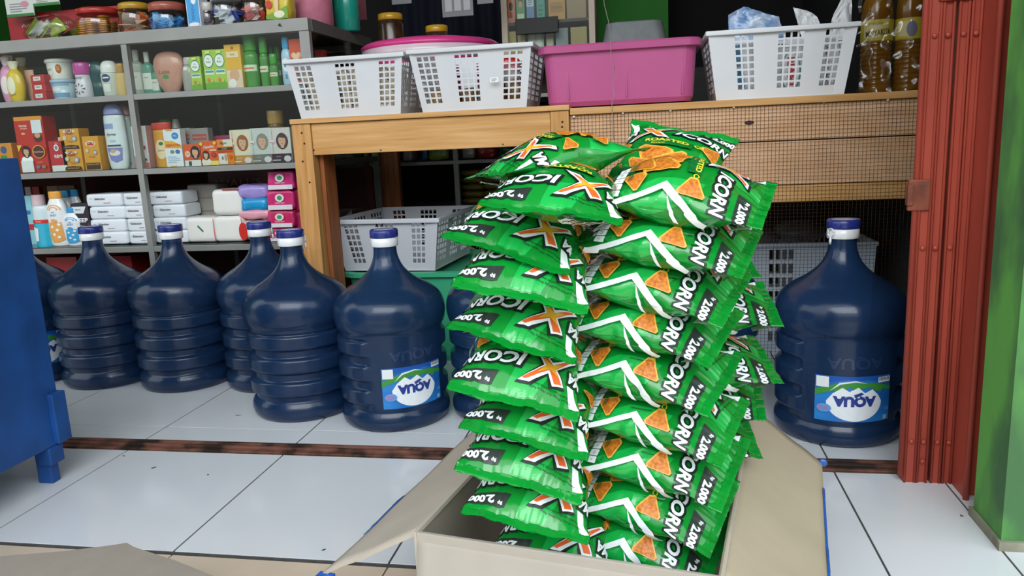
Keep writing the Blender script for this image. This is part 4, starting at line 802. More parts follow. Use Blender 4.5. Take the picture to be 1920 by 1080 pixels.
crumple('carrier_bag', 'white plastic flap folded over behind the basket rim', cx, Yb, zz, dens(outline([(1505, 75), (1487, 14), (1520, 22), (1532, 32), (1545, 75)], Yb, cx, zz)), CBG, 3, .006)
cx = aty(1585, 30, Yb).x
crumple('carrier_bag', 'pale crumpled plastic bag end standing tallest at the right of the basket', cx, Yb, zz, dens(outline([(1552, 75), (1560, 35), (1582, -12), (1597, -8), (1597, 75)], Yb, cx, zz)), CBG, 5, .01)
# pink tub
PK = mat('pink_plastic', '#b9568a', .32, var=.05, scale=8, coat=.25)
def rrect(w, d, r, n_=6):
    out = []
    for (cx_, cy_, a0) in ((w / 2 - r, d / 2 - r, 0), (-w / 2 + r, d / 2 - r, pi / 2), (-w / 2 + r, -d / 2 + r, pi), (w / 2 - r, -d / 2 + r, 3 * pi / 2)):
        for i in range(n_ + 1): a = a0 + pi / 2 * i / n_; out.append((cx_ + r * cos(a), cy_ + r * sin(a)))
    return out
def tubbox(parent, name, secs, m):
    g = MB(); k = g.mi(m); R_ = [[g.bm.verts.new((x_, y_, z_)) for x_, y_ in rrect(w_, d_, r_)] for (w_, d_, r_, z_) in secs]
    for a, b in zip(R_, R_[1:]):
        n_ = len(a)
        for i in range(n_): f = g.bm.faces.new((a[i], a[(i + 1) % n_], b[(i + 1) % n_], b[i])); f.smooth = False
    g.bm.faces.new(R_[0]); g.bm.faces.new(R_[-1]); return g.build(name, parent=parent)
o = empty('plastic_tub', (-.085, 2.27, Z2 + .005)); tag(o, 'plain pink plastic tub in the middle of the counter', 'tub')
tubbox(o, 'tub_body', [(.375, .24, .03, 0), (.39, .255, .035, .012), (.405, .27, .035, .14), (.400, .265, .035, .14), (.385, .25, .03, .014)], PK)
tubbox(o, 'rim', [(.406, .27, .035, .138), (.432, .296, .04, .140), (.436, .30, .045, .155), (.425, .29, .04, .16), (.402, .268, .035, .158), (.40, .266, .035, .14)], PK)
for xx in (-.135, .02, .165):
    g = MB(); g.box(xx - .0009, -.137, .012, xx + .0009, -.128, .142, PK); g.build('rib', parent=o).rotation_euler[0] = -.05
# string with tag
g = MB(); pts = [aty(a, b, 2.09) for a, b in ((1128, -40), (1133, 8), (1141, 40), (1144, 75), (1146, 105), (1152, 122), (1153, 140), (1149, 160), (1152, 175), (1147, 195), (1149, 230), (1150, 260))]
g.tube(pts, .0009, 6, mat('grey_string', '#9a9088', .7)); tag(g.build('hanging_string'), 'thin kinked grey string hanging in front of the pink tub', 'string')
# pink lid / basin and yellow-lidded jars behind the baskets
zr = (aty(690, 98, 2.62).z - .8) / .123; PKL = mat('magenta_plastic', '#d63d86', .3, var=.05, coat=.2)
q0, q1 = aty(685, 95, 2.62), aty(935, 95, 2.62)
o = empty('pink_basin', ((q0.x + q1.x) / 2, 2.62, .8)); tag(o, 'round magenta basin behind the two white baskets', 'basin')
g = MB(); R0 = (q1.x - q0.x) / 2; g.lathe([(R0 * .7, 0), (R0 * .95, .1 * zr), (R0 * .97, .115 * zr), (R0 * 1.0, .118 * zr), (R0 * 1.0, .118 * zr + .01), (R0 * .93, .118 * zr + .02), (R0 * .6, .118 * zr + .032), (.02, .118 * zr + .036)], 48, PKL); g.build('basin_body', parent=o)
g = MB(); g.lathe([(R0 * .9, .09 * zr), (R0 * .99, .1 * zr), (R0 * .99, .1175 * zr), (R0 * .9, .1178 * zr)], 48, glossy('#d8c4cc')); g.build('pale_rim', parent=o)
bt = empty('back_table', (-.6, 2.72, 0)); tag(bt, 'dark table behind the counter with a knotty brown leg, carrying the magenta basin', 'table')
sh = MB(); sh.box(-.4, -.19, .77, .4, .21, .798, mat('dark_shelf_board', '#3a3028', .7)); sh.build('tabletop', parent=bt)
for xx_ in ((aty(716, 400, 2.86).x + .6, aty(754, 400, 2.86).x + .6), (.33, .39)): sh = MB(); sh.box(xx_[0], .135, 0, xx_[1], .165, .769, PINE_D, .002); sh.build('leg', parent=bt)
for (a, b, yt, lb) in ((708, 755, 28, 'glass jar of brown snacks with yellow lid, taller left one'), (797, 840, 50, 'glass jar with yellow lid, lower right one')):
    Y = 2.85; p0, p1 = aty(a, yt, Y), aty(b, yt, Y); r_ = (p1.x - p0.x) / 2
    o = empty('snack_jar', ((p0.x + p1.x) / 2, Y, .7985)); tag(o, lb, 'jar', 'yellow lidded snack jars'); top = p0.z - .7985
    g = MB(); g.lathe([(r_, 0), (r_ * 1.08, .005), (r_ * 1.08, top - .04), (r_ * .9, top - .022)], 32, mat('brown_snack_jar', '#4a3020', .25, c2='#2a1a12', scale=40, coat=.4)); g.build('body', parent=o)
    g = MB(); g.lathe([(r_ * .92, top - .024), (r_ * .95, top - .022), (r_ * .95, top - .003), (r_ * .85, top)], 32, glossy('#c99a2a')); g.build('lid', parent=o)
# cooking oil bottles
OIL = mat('golden_oil', '#b07c28', .12, c2='#8a5c18', scale=8, coat=.5, trans=.35)
for (a, b, lb, s) in ((1612, 1672, 'large cooking oil bottle with yellow label, left of the pair', 0), (1676, 1731, 'large cooking oil bottle with yellow label, right of the pair by the gate', 1)):
    Y = 2.28; p0, p1 = aty(a, 100, Y), aty(b, 100, Y); r_ = (p1.x - p0.x) / 2
    o = empty('cooking_oil_bottle', ((p0.x + p1.x) / 2, Y, Z2 + .001)); tag(o, lb, 'bottle', 'cooking oil bottles')
    P = [(r_ * .85, 0), (r_ * .97, .008)]
    z = .012
    while z < .125: P += [(r_ * 1.0, z), (r_ * 1.0, z + .006), (r_ * .95, z + .008), (r_ * .95, z + .010)]; z += .0125
    P += [(r_ * .97, .13), (r_ * .97, .19), (r_, .2), (r_ * .9, .235), (r_ * .4, .275), (r_ * .35, .29)]
    g = MB(); g.lathe(P, 40, OIL); g.build('body', parent=o)
    g = MB(); g.lathe([(r_ * .38, .288), (r_ * .42, .29), (r_ * .42, .312), (r_ * .38, .315)], 24, glossy('#c8a22a')); g.build('cap', parent=o)
    p = Print(.0004, .0012); W = r_ * 1.5; p.rect(-W, .132, W, .188, '#c9b83a'); p.rect(-W, .132, W, .136, '#8f7a1f'); p.rect(-W * .7, .142, -W * .0, .18, '#d9cf9a') 
    if s == 0: p.text('MINYAKITA', -W * .1, .155, .015, '#3a3420', .08, bold=.02, wide=W * 1.0); p.text('KEMASAN', -W * .25, .178, .006, '#4a4430')
    else: p.ell(-W * .1, .16, .012, .02, '#7a7a9a')
    p.slice(frange(-W, W, W / 12), []); p.place('yellow_label', roundf(lambda z: r_), o)
g = MB(); p0, p1 = aty(1605, 100, 2.2), aty(1738, 100, 2.2)
g.grid(lambda u, v: Vector(((p1.x - p0.x) * (u - .5) + noise.noise(Vector((u * 9, v * 9, 1))) * .004, noise.noise(Vector((u * 7, v * 12, 5))) * .016, .27 * v)), 30, 30, glass('cling_film', (.88, .86, .82), .07, .15)); o = g.build('plastic_wrap'); o.location = ((p0.x + p1.x) / 2, 2.195, Z2 + .001); tag(o, 'crinkled clear plastic sheet wrapped in front of the oil bottles', 'plastic wrap')

# ------------------------------------------------------------------ crate under the counter, green tub, crate behind the mesh
GT_ = mat('mint_plastic', '#3fa77c', .35, var=.06, scale=8)
o = empty('green_tub', (-.675, 2.53, 0)); tag(o, 'mint green plastic tub under the white crate below the counter', 'tub')
tubbox(o, 'tub_body', [(.52, .40, .04, 0.0), (.54, .42, .05, .02), (.60, .46, .06, .287), (.59, .45, .06, .287), (.53, .41, .05, .03)], GT_)
tubbox(o, 'rim', [(.60, .46, .06, .28), (.63, .49, .07, .284), (.63, .49, .07, .297), (.60, .46, .06, .300), (.585, .445, .06, .284)], GT_)
cr = basket('plastic_crate', 'large grey-white perforated crate sitting on the green tub', -1.0, -.635, 0, .168, 2.27, .42, BWP, zones=((.12, .26, 3), (.42, .60, 4), (.76, .90, 3)), taper=.03, holes=7, topgap=.012, rim=.014)
cr.location = (-.812, 2.492, .302); cr.rotation_euler[2] = -.07
cr2 = basket('plastic_crate', 'white crate standing behind the wire mesh beside the jug', .12, .60, 0, .345, 2.2, .3, mat('shade_crate_plastic', '#c3ccd6', .4, var=.05), zones=((.08, .2, 3), (.36, .52, 4), (.72, .86, 4)), taper=.012, holes=7, topgap=.02)
cr2.location = (.42, 2.6, 0)
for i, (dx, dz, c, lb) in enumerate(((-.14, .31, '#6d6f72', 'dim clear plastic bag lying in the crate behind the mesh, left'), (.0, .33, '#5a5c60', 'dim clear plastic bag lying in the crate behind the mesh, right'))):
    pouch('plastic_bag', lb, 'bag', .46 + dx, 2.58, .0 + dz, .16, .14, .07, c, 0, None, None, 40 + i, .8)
# ------------------------------------------------------------------ inner display case and its dim goods
BY = 3.0
d2 = empty('inner_display_case', (-.7, BY, 0)); tag(d2, 'aluminium shelved case deep in the dim shop behind the counter', 'display case')
def d2b(name, x0, x1, y0, y1, z0, z1, m):
    g = MB(); g.box(x0 + .7, y0 - BY, z0, x1 + .7, y1 - BY, z1, m, .001); return g.build(name, parent=d2)
for px, wd in ((588, .014), (690, .014), (857, .02), (1060, .02)):
    a = aty(px, 350, BY); d2b('upright', a.x - wd / 2, a.x + wd / 2, BY, BY + .02, 0.0, .86, ALU)
xa, xb = aty(588, 350, BY).x, aty(1060, 350, BY).x
zs2 = aty(800, 303, BY).z; zs3 = aty(950, 385, BY).z
for z in (.86, zs2, zs3): d2b('shelf_rail', xa, max(xb, .02) if z == .86 else xb, BY - .004, BY + .4, z - .014, z, ALU)
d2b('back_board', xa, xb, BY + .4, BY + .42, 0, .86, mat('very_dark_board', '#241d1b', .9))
gi = 0
for (a, b, t, c, lb) in ((640, 668, 288, '#6a6a34', 'small olive packet at the left of the inner shelf'), (752, 772, 286, '#b0aca4', 'whitish packet on the inner shelf by the brown post'), (788, 800, 285, '#2f6a9a', 'narrow blue packet on the inner shelf'), (800, 840, 283, '#8aa040', 'lime green packet on the inner shelf'), (863, 890, 282, '#a9a9a9', 'grey packet on the inner shelf'), (892, 930, 276, '#b02a30', 'bright red packet on the inner shelf'), (932, 962, 278, '#2f6a34', 'dark green packet on the inner shelf')):
    p0, p1 = aty(a, 290, BY + .03), aty(b, 290, BY + .03); pouch('dim_packet', lb, 'packet', (p0.x + p1.x) / 2, BY + .08, zs2 + .001, (p1.x - p0.x) * .98, .08, .06, c, 0, None, None, 50 + gi, .4); gi += 1
proto = None
for k in range(10):
    c_, l_ = k % 2, k // 2
    if proto is None: proto = pouch('flour_packet', 'x', 'packet', 0, 0, 0, .1, .1, .03, '#8a7a34', 0, None, None, 60, .6); o = proto
    else: o = copy_tree(proto)
    q = aty(893 + 40 * c_, 400, BY + .1); o.location = (q.x, BY + .1, zs3 + .001 + l_ * .0285)
    tag(o, 'yellowish packet, %s layer, %s column of the dim pile' % (('lowest', 'second', 'middle', 'fourth', 'topmost')[l_], ('left', 'right')[c_]), 'packet', 'yellowish packets piled in the inner case')
# red and white bags seen left under the counter
for (a, b, t, bt, Y, c, lb, s) in ((616, 668, 350, 435, 2.86, '#b3203c', 'glossy crimson and white packet under the counter left side', 1), (612, 690, 300, 345, 2.9, '#6a4036', 'brownish packet above the crimson one', 2), (665, 700, 330, 420, 2.92, '#7a5030', 'tall brown packet beside the crimson one', 3)):
    p0, p1 = aty(a, t, Y), aty(b, t, Y); zb = aty((a + b) / 2, bt, Y).z
    pouch('dim_packet', lb, 'packet', (p0.x + p1.x) / 2, Y, zb, p1.x - p0.x, .07, p0.z - zb, c, 0, None, (lambda p, w, h: p.poly([(0, h * .3), (w * .4, h * .5), (w * .4, h * .2), (w * .1, h * .05)], '#b9a8aa')) if s == 1 else None, 70 + s, .5)
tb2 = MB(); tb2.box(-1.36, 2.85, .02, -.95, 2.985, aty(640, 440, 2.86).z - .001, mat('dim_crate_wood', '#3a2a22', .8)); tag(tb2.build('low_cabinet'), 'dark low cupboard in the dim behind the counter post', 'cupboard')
g = MB(); a = aty(600, 285, 2.16); g.box(a.x - .003, 2.155, 0, a.x + .003, 2.165, .76, glossy('#c9cdd0')); tag(g.build('white_trim_strip'), 'thin white upright strip beside the left counter post', 'strip')
# ------------------------------------------------------------------ upper background
UY = 3.2
uc = empty('upper_glass_case', (0, UY, 0)); tag(uc, 'tall glass case with pale frame in the middle distance', 'display case')
p0, p1 = aty(946, 50, UY), aty(1110, 50, UY)
CRM = mat('cream_frame', '#c9b8a4', .5, var=.06)
for x_ in (p0.x, p1.x): g = MB(); g.box(x_ - .012, 0, .861, x_ + .012, .03, 1.6, CRM, .001); g.build('upright', parent=uc)
zsh = aty(1030, 36, UY).z; zlow = aty(1030, 110, UY).z
for z in (zsh, zlow): g = MB(); g.box(p0.x + .012, .02, z - .012, p1.x - .012, .3, z, mat('dark_shelf_edge', '#3c302c', .5)); g.build('shelf', parent=uc)
g = MB(); g.box(p0.x, .3, .861, p1.x, .32, 1.6, mat('case_back_brown', '#5a4a3c', .8, var=.2, scale=8)); g.build('back_board', parent=uc)
g = MB(); g.box(p0.x + .012, .0, zlow, p1.x - .012, .002, 1.6, PANE); g.build('glass_pane', parent=uc)
def umini(x0, x1, t, c, lb, art=None, z=None, nm='medicine_box'):
    a, b = aty(x0, 20, UY + .05), aty(x1, 20, UY + .05); carton(nm, lb, 'box', (a.x + b.x) / 2, (z or zsh) + .001, (b.x - a.x) * .97, t, .04, c, art, y=UY + .05)
umini(951, 966, .11, '#d97a5a', 'orange box with dark figure on the upper case shelf', lambda p, w, h: (p.ell(w * .5, h * .6, w * .25, h * .15, '#3a2a24'), p.rect(w * .3, h * .2, w * .7, h * .4, '#b8503a')))
umini(968, 984, .10, '#5a9a5a', 'green box with a smiling face on the upper case shelf', lambda p, w, h: (p.ell(w * .5, h * .78, w * .3, h * .16, '#2a1a18'), p.ell(w * .5, h * .72, w * .24, h * .13, '#d89a70'), p.rect(w * .1, h * .1, w * .9, h * .35, '#c9e0c0')))
umini(987, 1002, .10, '#5f86b8', 'blue box with pale top on the upper case shelf', lambda p, w, h: (p.rect(.001, h * .6, w - .001, h * .98, '#c9d3dc'), p.lines(w * .2, h * .65, w * .8, h * .9, 3, '#6a86a8')))
umini(1006, 1022, .10, '#2a9a86', 'teal green bottle-shaped box on the upper case shelf', lambda p, w, h: p.lines(w * .2, h * .2, w * .8, h * .7, 3, '#1a6a5c'))
umini(1028, 1060, .10, '#c98f2a', 'amber yellow box on the upper case shelf', lambda p, w, h: (p.rect(w * .1, h * .3, w * .9, h * .7, '#b07a1c'), p.text('salep', w * .5, h * .5, .02, '#6a4410')))
umini(1062, 1100, .10, '#9a7a54', 'tan box at the right of the upper case shelf')
for i, (a, b, c, lb, nm) in enumerate(((951, 966, '#c9b06a', 'pale yellow packet row end on the lower case shelf', 'yellow_packet'), (968, 983, '#d0bc80', 'second pale yellow packet on the lower case shelf', 'yellow_packet'), (987, 1018, '#bcc4bc', 'grey green packet with white scroll pattern', 'scroll_packet'), (1022, 1036, '#c0b89a', 'slim beige packet beside the scroll pattern one', 'beige_packet'), (1040, 1064, '#8a949a', 'grey blue packet on the lower case shelf', 'grey_packet'), (1068, 1100, '#a8955a', 'mustard crumpled packet at the right of lower case shelf', 'mustard_packet'))):
    umini(a, b, .12, c, lb, (lambda p, w, h: [p.ell(w * (.3 + .4 * (k % 2)), h * (.3 + .25 * (k // 2)), w * .2, h * .11, '#e6e8e2') or p.ell(w * (.3 + .4 * (k % 2)), h * (.3 + .25 * (k // 2)), w * .13, h * .07, '#9aa69c') for k in range(6)]) if i == 2 else None, z=zlow, nm=nm)
g = MB(); a, b = aty(966, 36, UY - .01), aty(1047, 60, UY - .01); g.box(a.x, UY - .014, b.z, b.x, UY - .006, a.z, mat('black_lock_bar', '#1a1716', .5), .002); tag(g.build('black_plate'), 'black plate fixed across the front of the glass case', 'plate')
# white plastic stool / basket in front of the green wall
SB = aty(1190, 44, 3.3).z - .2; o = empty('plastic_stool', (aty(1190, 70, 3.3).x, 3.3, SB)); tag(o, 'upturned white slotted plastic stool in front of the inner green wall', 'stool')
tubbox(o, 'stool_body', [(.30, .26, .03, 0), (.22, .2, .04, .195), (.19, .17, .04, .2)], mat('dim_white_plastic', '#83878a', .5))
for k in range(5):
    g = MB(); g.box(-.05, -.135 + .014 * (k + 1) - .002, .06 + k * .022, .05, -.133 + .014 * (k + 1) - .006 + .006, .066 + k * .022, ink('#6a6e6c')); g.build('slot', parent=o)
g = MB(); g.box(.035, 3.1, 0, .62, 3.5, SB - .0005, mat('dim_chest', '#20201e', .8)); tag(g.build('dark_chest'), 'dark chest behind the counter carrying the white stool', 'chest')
# hanging sachet strips
for i, (a, b, t, lb) in enumerate(((735, 772, 9, 'pale sachets hanging high, left strip'), (830, 888, 33, 'pale sachet sheet hanging lowest, in front of the dark curtain'), (895, 925, 8, 'pale sachet strip hanging beside the glass case'))):
    Y = 3.0; p0, p1 = aty(a, t, Y), aty(b, t, Y)
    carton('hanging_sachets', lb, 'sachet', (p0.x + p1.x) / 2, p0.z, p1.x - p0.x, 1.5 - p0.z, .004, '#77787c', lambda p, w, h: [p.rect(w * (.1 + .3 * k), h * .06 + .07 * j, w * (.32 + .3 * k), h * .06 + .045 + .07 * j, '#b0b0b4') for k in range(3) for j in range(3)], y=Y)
for (a, b, c, nm, lb) in ((673, 688, '#6a2a3a', 'maroon_sachet', 'maroon sachet strip hanging beside the teal bottle'),):
    Y = 2.8; p0, p1 = aty(a, 38, Y), aty(b, 38, Y); carton('maroon_sachet', lb, 'sachet', (p0.x + p1.x) / 2, p0.z, p1.x - p0.x, 1.5 - p0.z, .004, c, y=Y)
g = MB(); p0, p1 = aty(740, 50, 3.9), aty(940, 50, 3.9); g.grid(lambda u, v: Vector((p0.x + (p1.x - p0.x) * u, 3.9 + .02 * sin(u * 40), 2.2 * v)), 60, 4, mat('navy_curtain', '#0f1526', .9)); o = g.build('dark_curtain'); tag(o, 'dark navy curtain hanging at the back of the shop', 'curtain')

# ------------------------------------------------------------------ water jugs
JUG = mat('navy_jug_plastic', '#203a5e', .2, c2='#193050', scale=5, coat=.35, bump=.0006, bscale=260, trans=.0)
def jugmix():
    m = JUG; nt = m.node_tree; p = nt.nodes['Principled BSDF']; out = nt.nodes['Material Output']
    t = nt.nodes.new('ShaderNodeBsdfTransparent'); t.inputs[0].default_value = (.25, .45, .7, 1)
    mx = nt.nodes.new('ShaderNodeMixShader'); mx.inputs[0].default_value = .32
    nt.links.new(p.outputs[0], mx.inputs[1]); nt.links.new(t.outputs[0], mx.inputs[2]); nt.links.new(mx.outputs[0], out.inputs[0])
jugmix()
RW = .9
def jug_r(r, z, a):
    d = (a - 1.5 * pi + pi) % (2 * pi) - pi  # panel faces -y
    if .05 < z < .235:
        inp = abs(d) < RW
        base = .1315
        if inp: return base
        for top in (.232, .170, .108):
            if top - .040 <= z <= top: 
                t_ = (z - (top - .040)) / .040
                return .1325 + .0055 * min(1, min(t_, 1 - t_) * 7)
        return .1265
    return r
zs = [.05 + .185 * i / 74 for i in range(75)]
JP = [(.112, .004), (.118, 0), (.128, .002), (.1365, .012), (.1395, .024), (.139, .036), (.136, .044), (.1318, .049)] + [(.1315, z) for z in zs] + [(.1315, .24), (.132, .246), (.1365, .252), (.1395, .262), (.1412, .275)] + smooth_prof([(.1415, .285), (.1385, .305), (.128, .325), (.107, .343), (.083, .357), (.060, .374), (.043, .393), (.0335, .413), (.0295, .43), (.0285, .452)], 5)
def jug(label, x, y, rot, lab=True, mat_=None):
    r = empty('water_jug', (x, y, 0), rot); tag(r, label, 'water jug', 'blue water jugs on the tiled floor')
    if 'b' not in jug.__dict__:
        g = MB(); g.lathe(JP, 96, JUG, rf=jug_r); o = g.build('jug_body', parent=r); jug.b = o
        g = MB(); g.lathe([(.0315, .447), (.0335, .448), (.034, .449), (.034, .469), (.033, .4695)], 40, glossy('#dfe1e2')); o = g.build('collar_seal', parent=r); jug.c = o
        g = MB(); g.lathe([(.0345, .4697), (.0355, .472), (.0355, .486), (.0335, .4895), (.028, .490), (.027, .4885), (.012, .4888)], 40, mat('navy_cap_plastic', '#23307c', .3, coat=.3)); g.lathe([(.026, .4886), (.025, .4893), (.012, .4893)], 32, glossy('#c9ccd6'), caps=True); o = g.build('cap', parent=r); jug.k = o
        p = Print(.0003, .0007)
        W, z0, z1 = .082, .062, .165; N = '#1f6fc0'
        p.rect(-W, z0, W, z1, mat('label_blue', '#2a86cc', .3, c2='#1c5fb2', scale=14, coat=.3))
        p.poly([(-W, .142), (-.05, .150), (-.02, .158), (.03, .156), (W, .150), (W, z1), (-W, z1)], '#1b55a8')
        p.poly([(-W, .118), (-.045, .132), (-.025, .128), (-.012, .142), (.0, .136), (.03, .140), (.055, .128), (.06, .135), (W, .13), (W, .138), (.05, .148), (0, .154), (-.04, .148), (-W, .132)], '#3f8f3a')
        p.poly(ell(0, .108, .058, .044, 28, pi, 2 * pi) + [(.05, .122), (.036, .136), (.02, .128), (.006, .141), (-.012, .131), (-.026, .140), (-.045, .126)], '#e9eef2')
        p.poly([(-.052, .13), (-.03, .147), (.0, .153), (.025, .149), (0, .156), (-.032, .151)], '#dfe8ee')
        p.text('AQUA', 0, .111, .028, '#2b3f8c', pi, bold=.07, wide=.09); p.poly([(-.004, .124), (.012, .13), (.018, .126), (.004, .12)], '#2b3f8c')
        p.rect(-.079, .139, -.053, .163, '#dfe3e2') # plain patch
        p.rect(.048, .15, .078, .162, '#e6e6e6')
        for i in range(7): p.rect(.05 + i * .0038, .154, .052 + i * .0038, .161, '#3a3a44'); p.h -= p.step
        p.ell(-.062, .092, .015, .01, '#5f9ad8'); p.lines(-.073, .086, -.052, .098, 3, '#c06a90'); p.text('19 l', .070, .09, .006, '#9fc4ea', pi); p.rect(.062, .066, .072, .076, '#8fb4dc')
        p.slice(frange(-W, W, .006), []); jug.l = p.data('printed_label', roundf(lambda z: .1315))
        p = Print(.0003, .0006); p.text('AQUA', 0, .195, .03, mat('embossed_jug', '#22375a', .2, coat=.4), pi, bold=.03, wide=.12); p.slice(frange(-.07, .07, .005), []); jug.e = p.data('embossed_mark', roundf(lambda z: .1315))
    else:
        for s_ in (jug.b, jug.c, jug.k): o = s_.copy(); COL.objects.link(o); o.parent = r
    if lab:
        for nm, me in (('printed_label', jug.l), ('embossed_mark', jug.e)): o = bpy.data.objects.new(nm, me); COL.objects.link(o); o.parent = r
    return r
def pull(r, ang):
    R_ = .0365; g = MB(); c = mat('navy_cap_plastic', '#23307c', .3)
    pts = [(R_ * cos(ang) + -sin(ang) * .008 * cos(t), R_ * sin(ang) + cos(ang) * .008 * cos(t), .462 + .009 * sin(t)) for t in [2 * pi * k / 16 for k in range(17)]]
    g.tube(pts, .0016, 6, glossy('#e3e6ea')); g.tube([(R_ * cos(ang), R_ * sin(ang), .453), ((R_ + .001) * cos(ang), (R_ + .001) * sin(ang), .443), ((R_) * cos(ang), (R_) * sin(ang), .436)], [.002, .003, .0025], 8, glossy('#dfe3e8')); g.build('pull_tab', parent=r)
jug('water jug mostly hidden behind the blue cabinet edge', -2.0, 2.13, .9)
jug('dark unlabelled water jug nearest the blue cabinet', -1.715, 2.115, 3.4, False)
jug('water jug standing below the white tissue packs, second to the right of the blue cabinet', -1.432, 2.10, 2.9, False)
pull(jug('water jug half hidden behind its right neighbour, pull ring on the cap', -1.149, 2.112, 1.45, False), -1.15)
pull(jug('ribbed water jug in front of the counter post with a pull ring', -.941, 1.888, 2.5, False), -1.9)
jug('water jug with a blue label at its lower right, left of the snack stack', -.664, 1.838, .72)
jug('water jug partly hidden behind the left snack column', -.385, 1.90, 2.4, False)
jug('water jug behind the snack stack, its edge showing at the right', .12, 1.955, 2.8, False)
pull(jug('isolated water jug with its label facing out beside the red gate', .418, 1.815, .05), -2.6)

# ------------------------------------------------------------------ cardboard carton
A2 = Vector((-.276, .802)); ANG = radians(-10); dx_, dy_ = Vector((cos(ANG), sin(ANG))), Vector((-sin(ANG), cos(ANG)))
BWID, BDEP, BH = .346, .52, .25
bx = empty('cardboard_box', (A2.x, A2.y, 0), ANG); tag(bx, 'large open cardboard carton full of green snack bags', 'box')
th = .004
g = MB(); g.box(0, 0, .001, BWID, BDEP, .004, CARD); g.build('bottom_panel', parent=bx)
def panel(name, x0, y0, x1, y1, inner_out):
    g = MB(); g.box(x0, y0, .004, x1, y1, BH, CARD_W, .001); return g.build(name, parent=bx)
panel('front_panel', 0, -th, BWID, 0, 0); panel('back_panel', 0, BDEP, BWID, BDEP + th, 0)
g = MB(); g.box(-th, -th, .004, 0, BDEP + th, BH, CARD, .001); g.build('side_panel', parent=bx)
g = MB(); g.box(BWID, -th, .004, BWID + th, BDEP + th, BH, CARD, .001); g.build('side_panel', parent=bx)
def flap(name, p0, p1, out, w, ang, m, cut0=0, cut1=0, sag=0.0, seed=0):
    """hinge p0->p1 (local xy at the box top), opening toward out by w, tilted ang"""
    p0, p1, out = Vector(p0), Vector(p1), Vector(out)
    def P(u, v, off):
        a = p0.lerp(p1, cut0 * v + u * (1 - (cut0 + cut1) * v)); n_ = noise.noise(Vector((u * 3 + seed, v * 3, 0))) * .006 * v
        q = a + out * (w * v * cos(ang)); z = BH + w * v * sin(ang) + n_ - sag * v * v + (-.004 * sin(pi * u) * (1 - v) * 0)
        nx = -sin(ang); return Vector((q.x + out.x * nx * off, q.y + out.y * nx * off, z + cos(ang) * off))
    g = MB(); k = g.mi(m); NU, NV = 24, 10
    T_ = [[g.bm.verts.new(P(i / NU, j / NV, .0)) for i in range(NU + 1)] for j in range(NV + 1)]
    Bt = [[g.bm.verts.new(P(i / NU, j / NV, -th)) for i in range(NU + 1)] for j in range(NV + 1)]
    for j in range(NV):
        for i in range(NU):
            g.bm.faces.new((T_[j][i], T_[j][i + 1], T_[j + 1][i + 1], T_[j + 1][i])).smooth = True; g.bm.faces.new((Bt[j][i], Bt[j + 1][i], Bt[j + 1][i + 1], Bt[j][i + 1])).smooth = True
    for i in range(NU):
        for (j, s_) in ((0, 1), (NV, -1)): g.bm.faces.new((T_[j][i], Bt[j][i], Bt[j][i + 1], T_[j][i + 1]))
    for j in range(NV):
        for i in (0, NU): g.bm.faces.new((T_[j][i], T_[j + 1][i], Bt[j + 1][i], Bt[j][i]))
    o = g.build(name, parent=bx); return o, P
fL, PL = flap('side_flap', (0, 0), (0, BDEP), (-1, 0), .162, radians(-29), CARD, seed=1)
fR, PR = flap('side_flap', (BWID, 0), (BWID, BDEP), (1, 0), .142, radians(-38), mat('cardboard_kraft', '#a89a84', .85, var=.06, scale=14, bump=.0005, bscale=120), seed=4)
fF, PF = flap('front_flap', (0, -.002), (BWID, -.002), (0, -1), .16, radians(-80), CARD_W, seed=7)
fB, PB = flap('back_flap', (0, BDEP), (BWID, BDEP), (0, 1), .16, radians(-60), CARD, seed=9)
def tapestrip(name, P, pts, w, parent):
    g = MB(); k = g.mi(TAPE); top = []; bot = []
    for (u, v) in pts:
        n_ = noise.noise(Vector((u * 40, v * 40, 3))) * .3
        top.append((P(u, v - w, .0008), P(u, 1.0 + w * (.35 + n_ * .5), .0008)))
    for a, b in zip(top, top[1:]): g.poly([a[0], b[0], b[1], a[1]], TAPE)
    o = g.build(name, parent=parent); sm = o.modifiers.new('t', 'SOLIDIFY'); sm.thickness = .0005; return o
tapestrip('blue_tape', PL, [(.20 + .02 * k, 1) for k in range(12)], .03, fL)
tapestrip('blue_tape', PR, [(.0 + .03 * k, 1) for k in range(28)], .02, fR)
g = MB(); q = PL(0, 1, 0); g.box(q.x - .004, q.y - .012, q.z - .03, q.x + .018, q.y + .004, q.z + .001, TAPE, .001); g.build('blue_tape', parent=fL)
g = MB(); q = PR(1, 1, 0); g.ball((q.x, q.y, q.z), .007, TAPE, 10, (1.2, .6, 1), fn=lambda v: 1 + .3 * noise.noise(v * 4)); g.build('blue_tape', parent=fR)
# loose cardboard at the lower left, close to the camera
c0 = [atz(a, b, .12) for a, b, zz_ in ((-60, 1052, .14), (120, 1038, .14), (215, 1026, .145), (238, 1022, .145), (252, 1030, .14), (330, 1056, .10), (402, 1085, .075), (430, 1130, .05), (-60, 1200, .05))]
g = MB(); f1 = [g.bm.verts.new(p) for p in c0]; g.bm.faces.new(f1); o = g.build('loose_cardboard', mat('grey_cardboard', '#8f867b', .85, var=.06, scale=25, bump=.0004, bscale=200)); sm = o.modifiers.new('t', 'SOLIDIFY'); sm.thickness = .004; sm.offset = -1; tag(o, 'grey-brown cardboard flap lying at the lower left corner', 'cardboard')

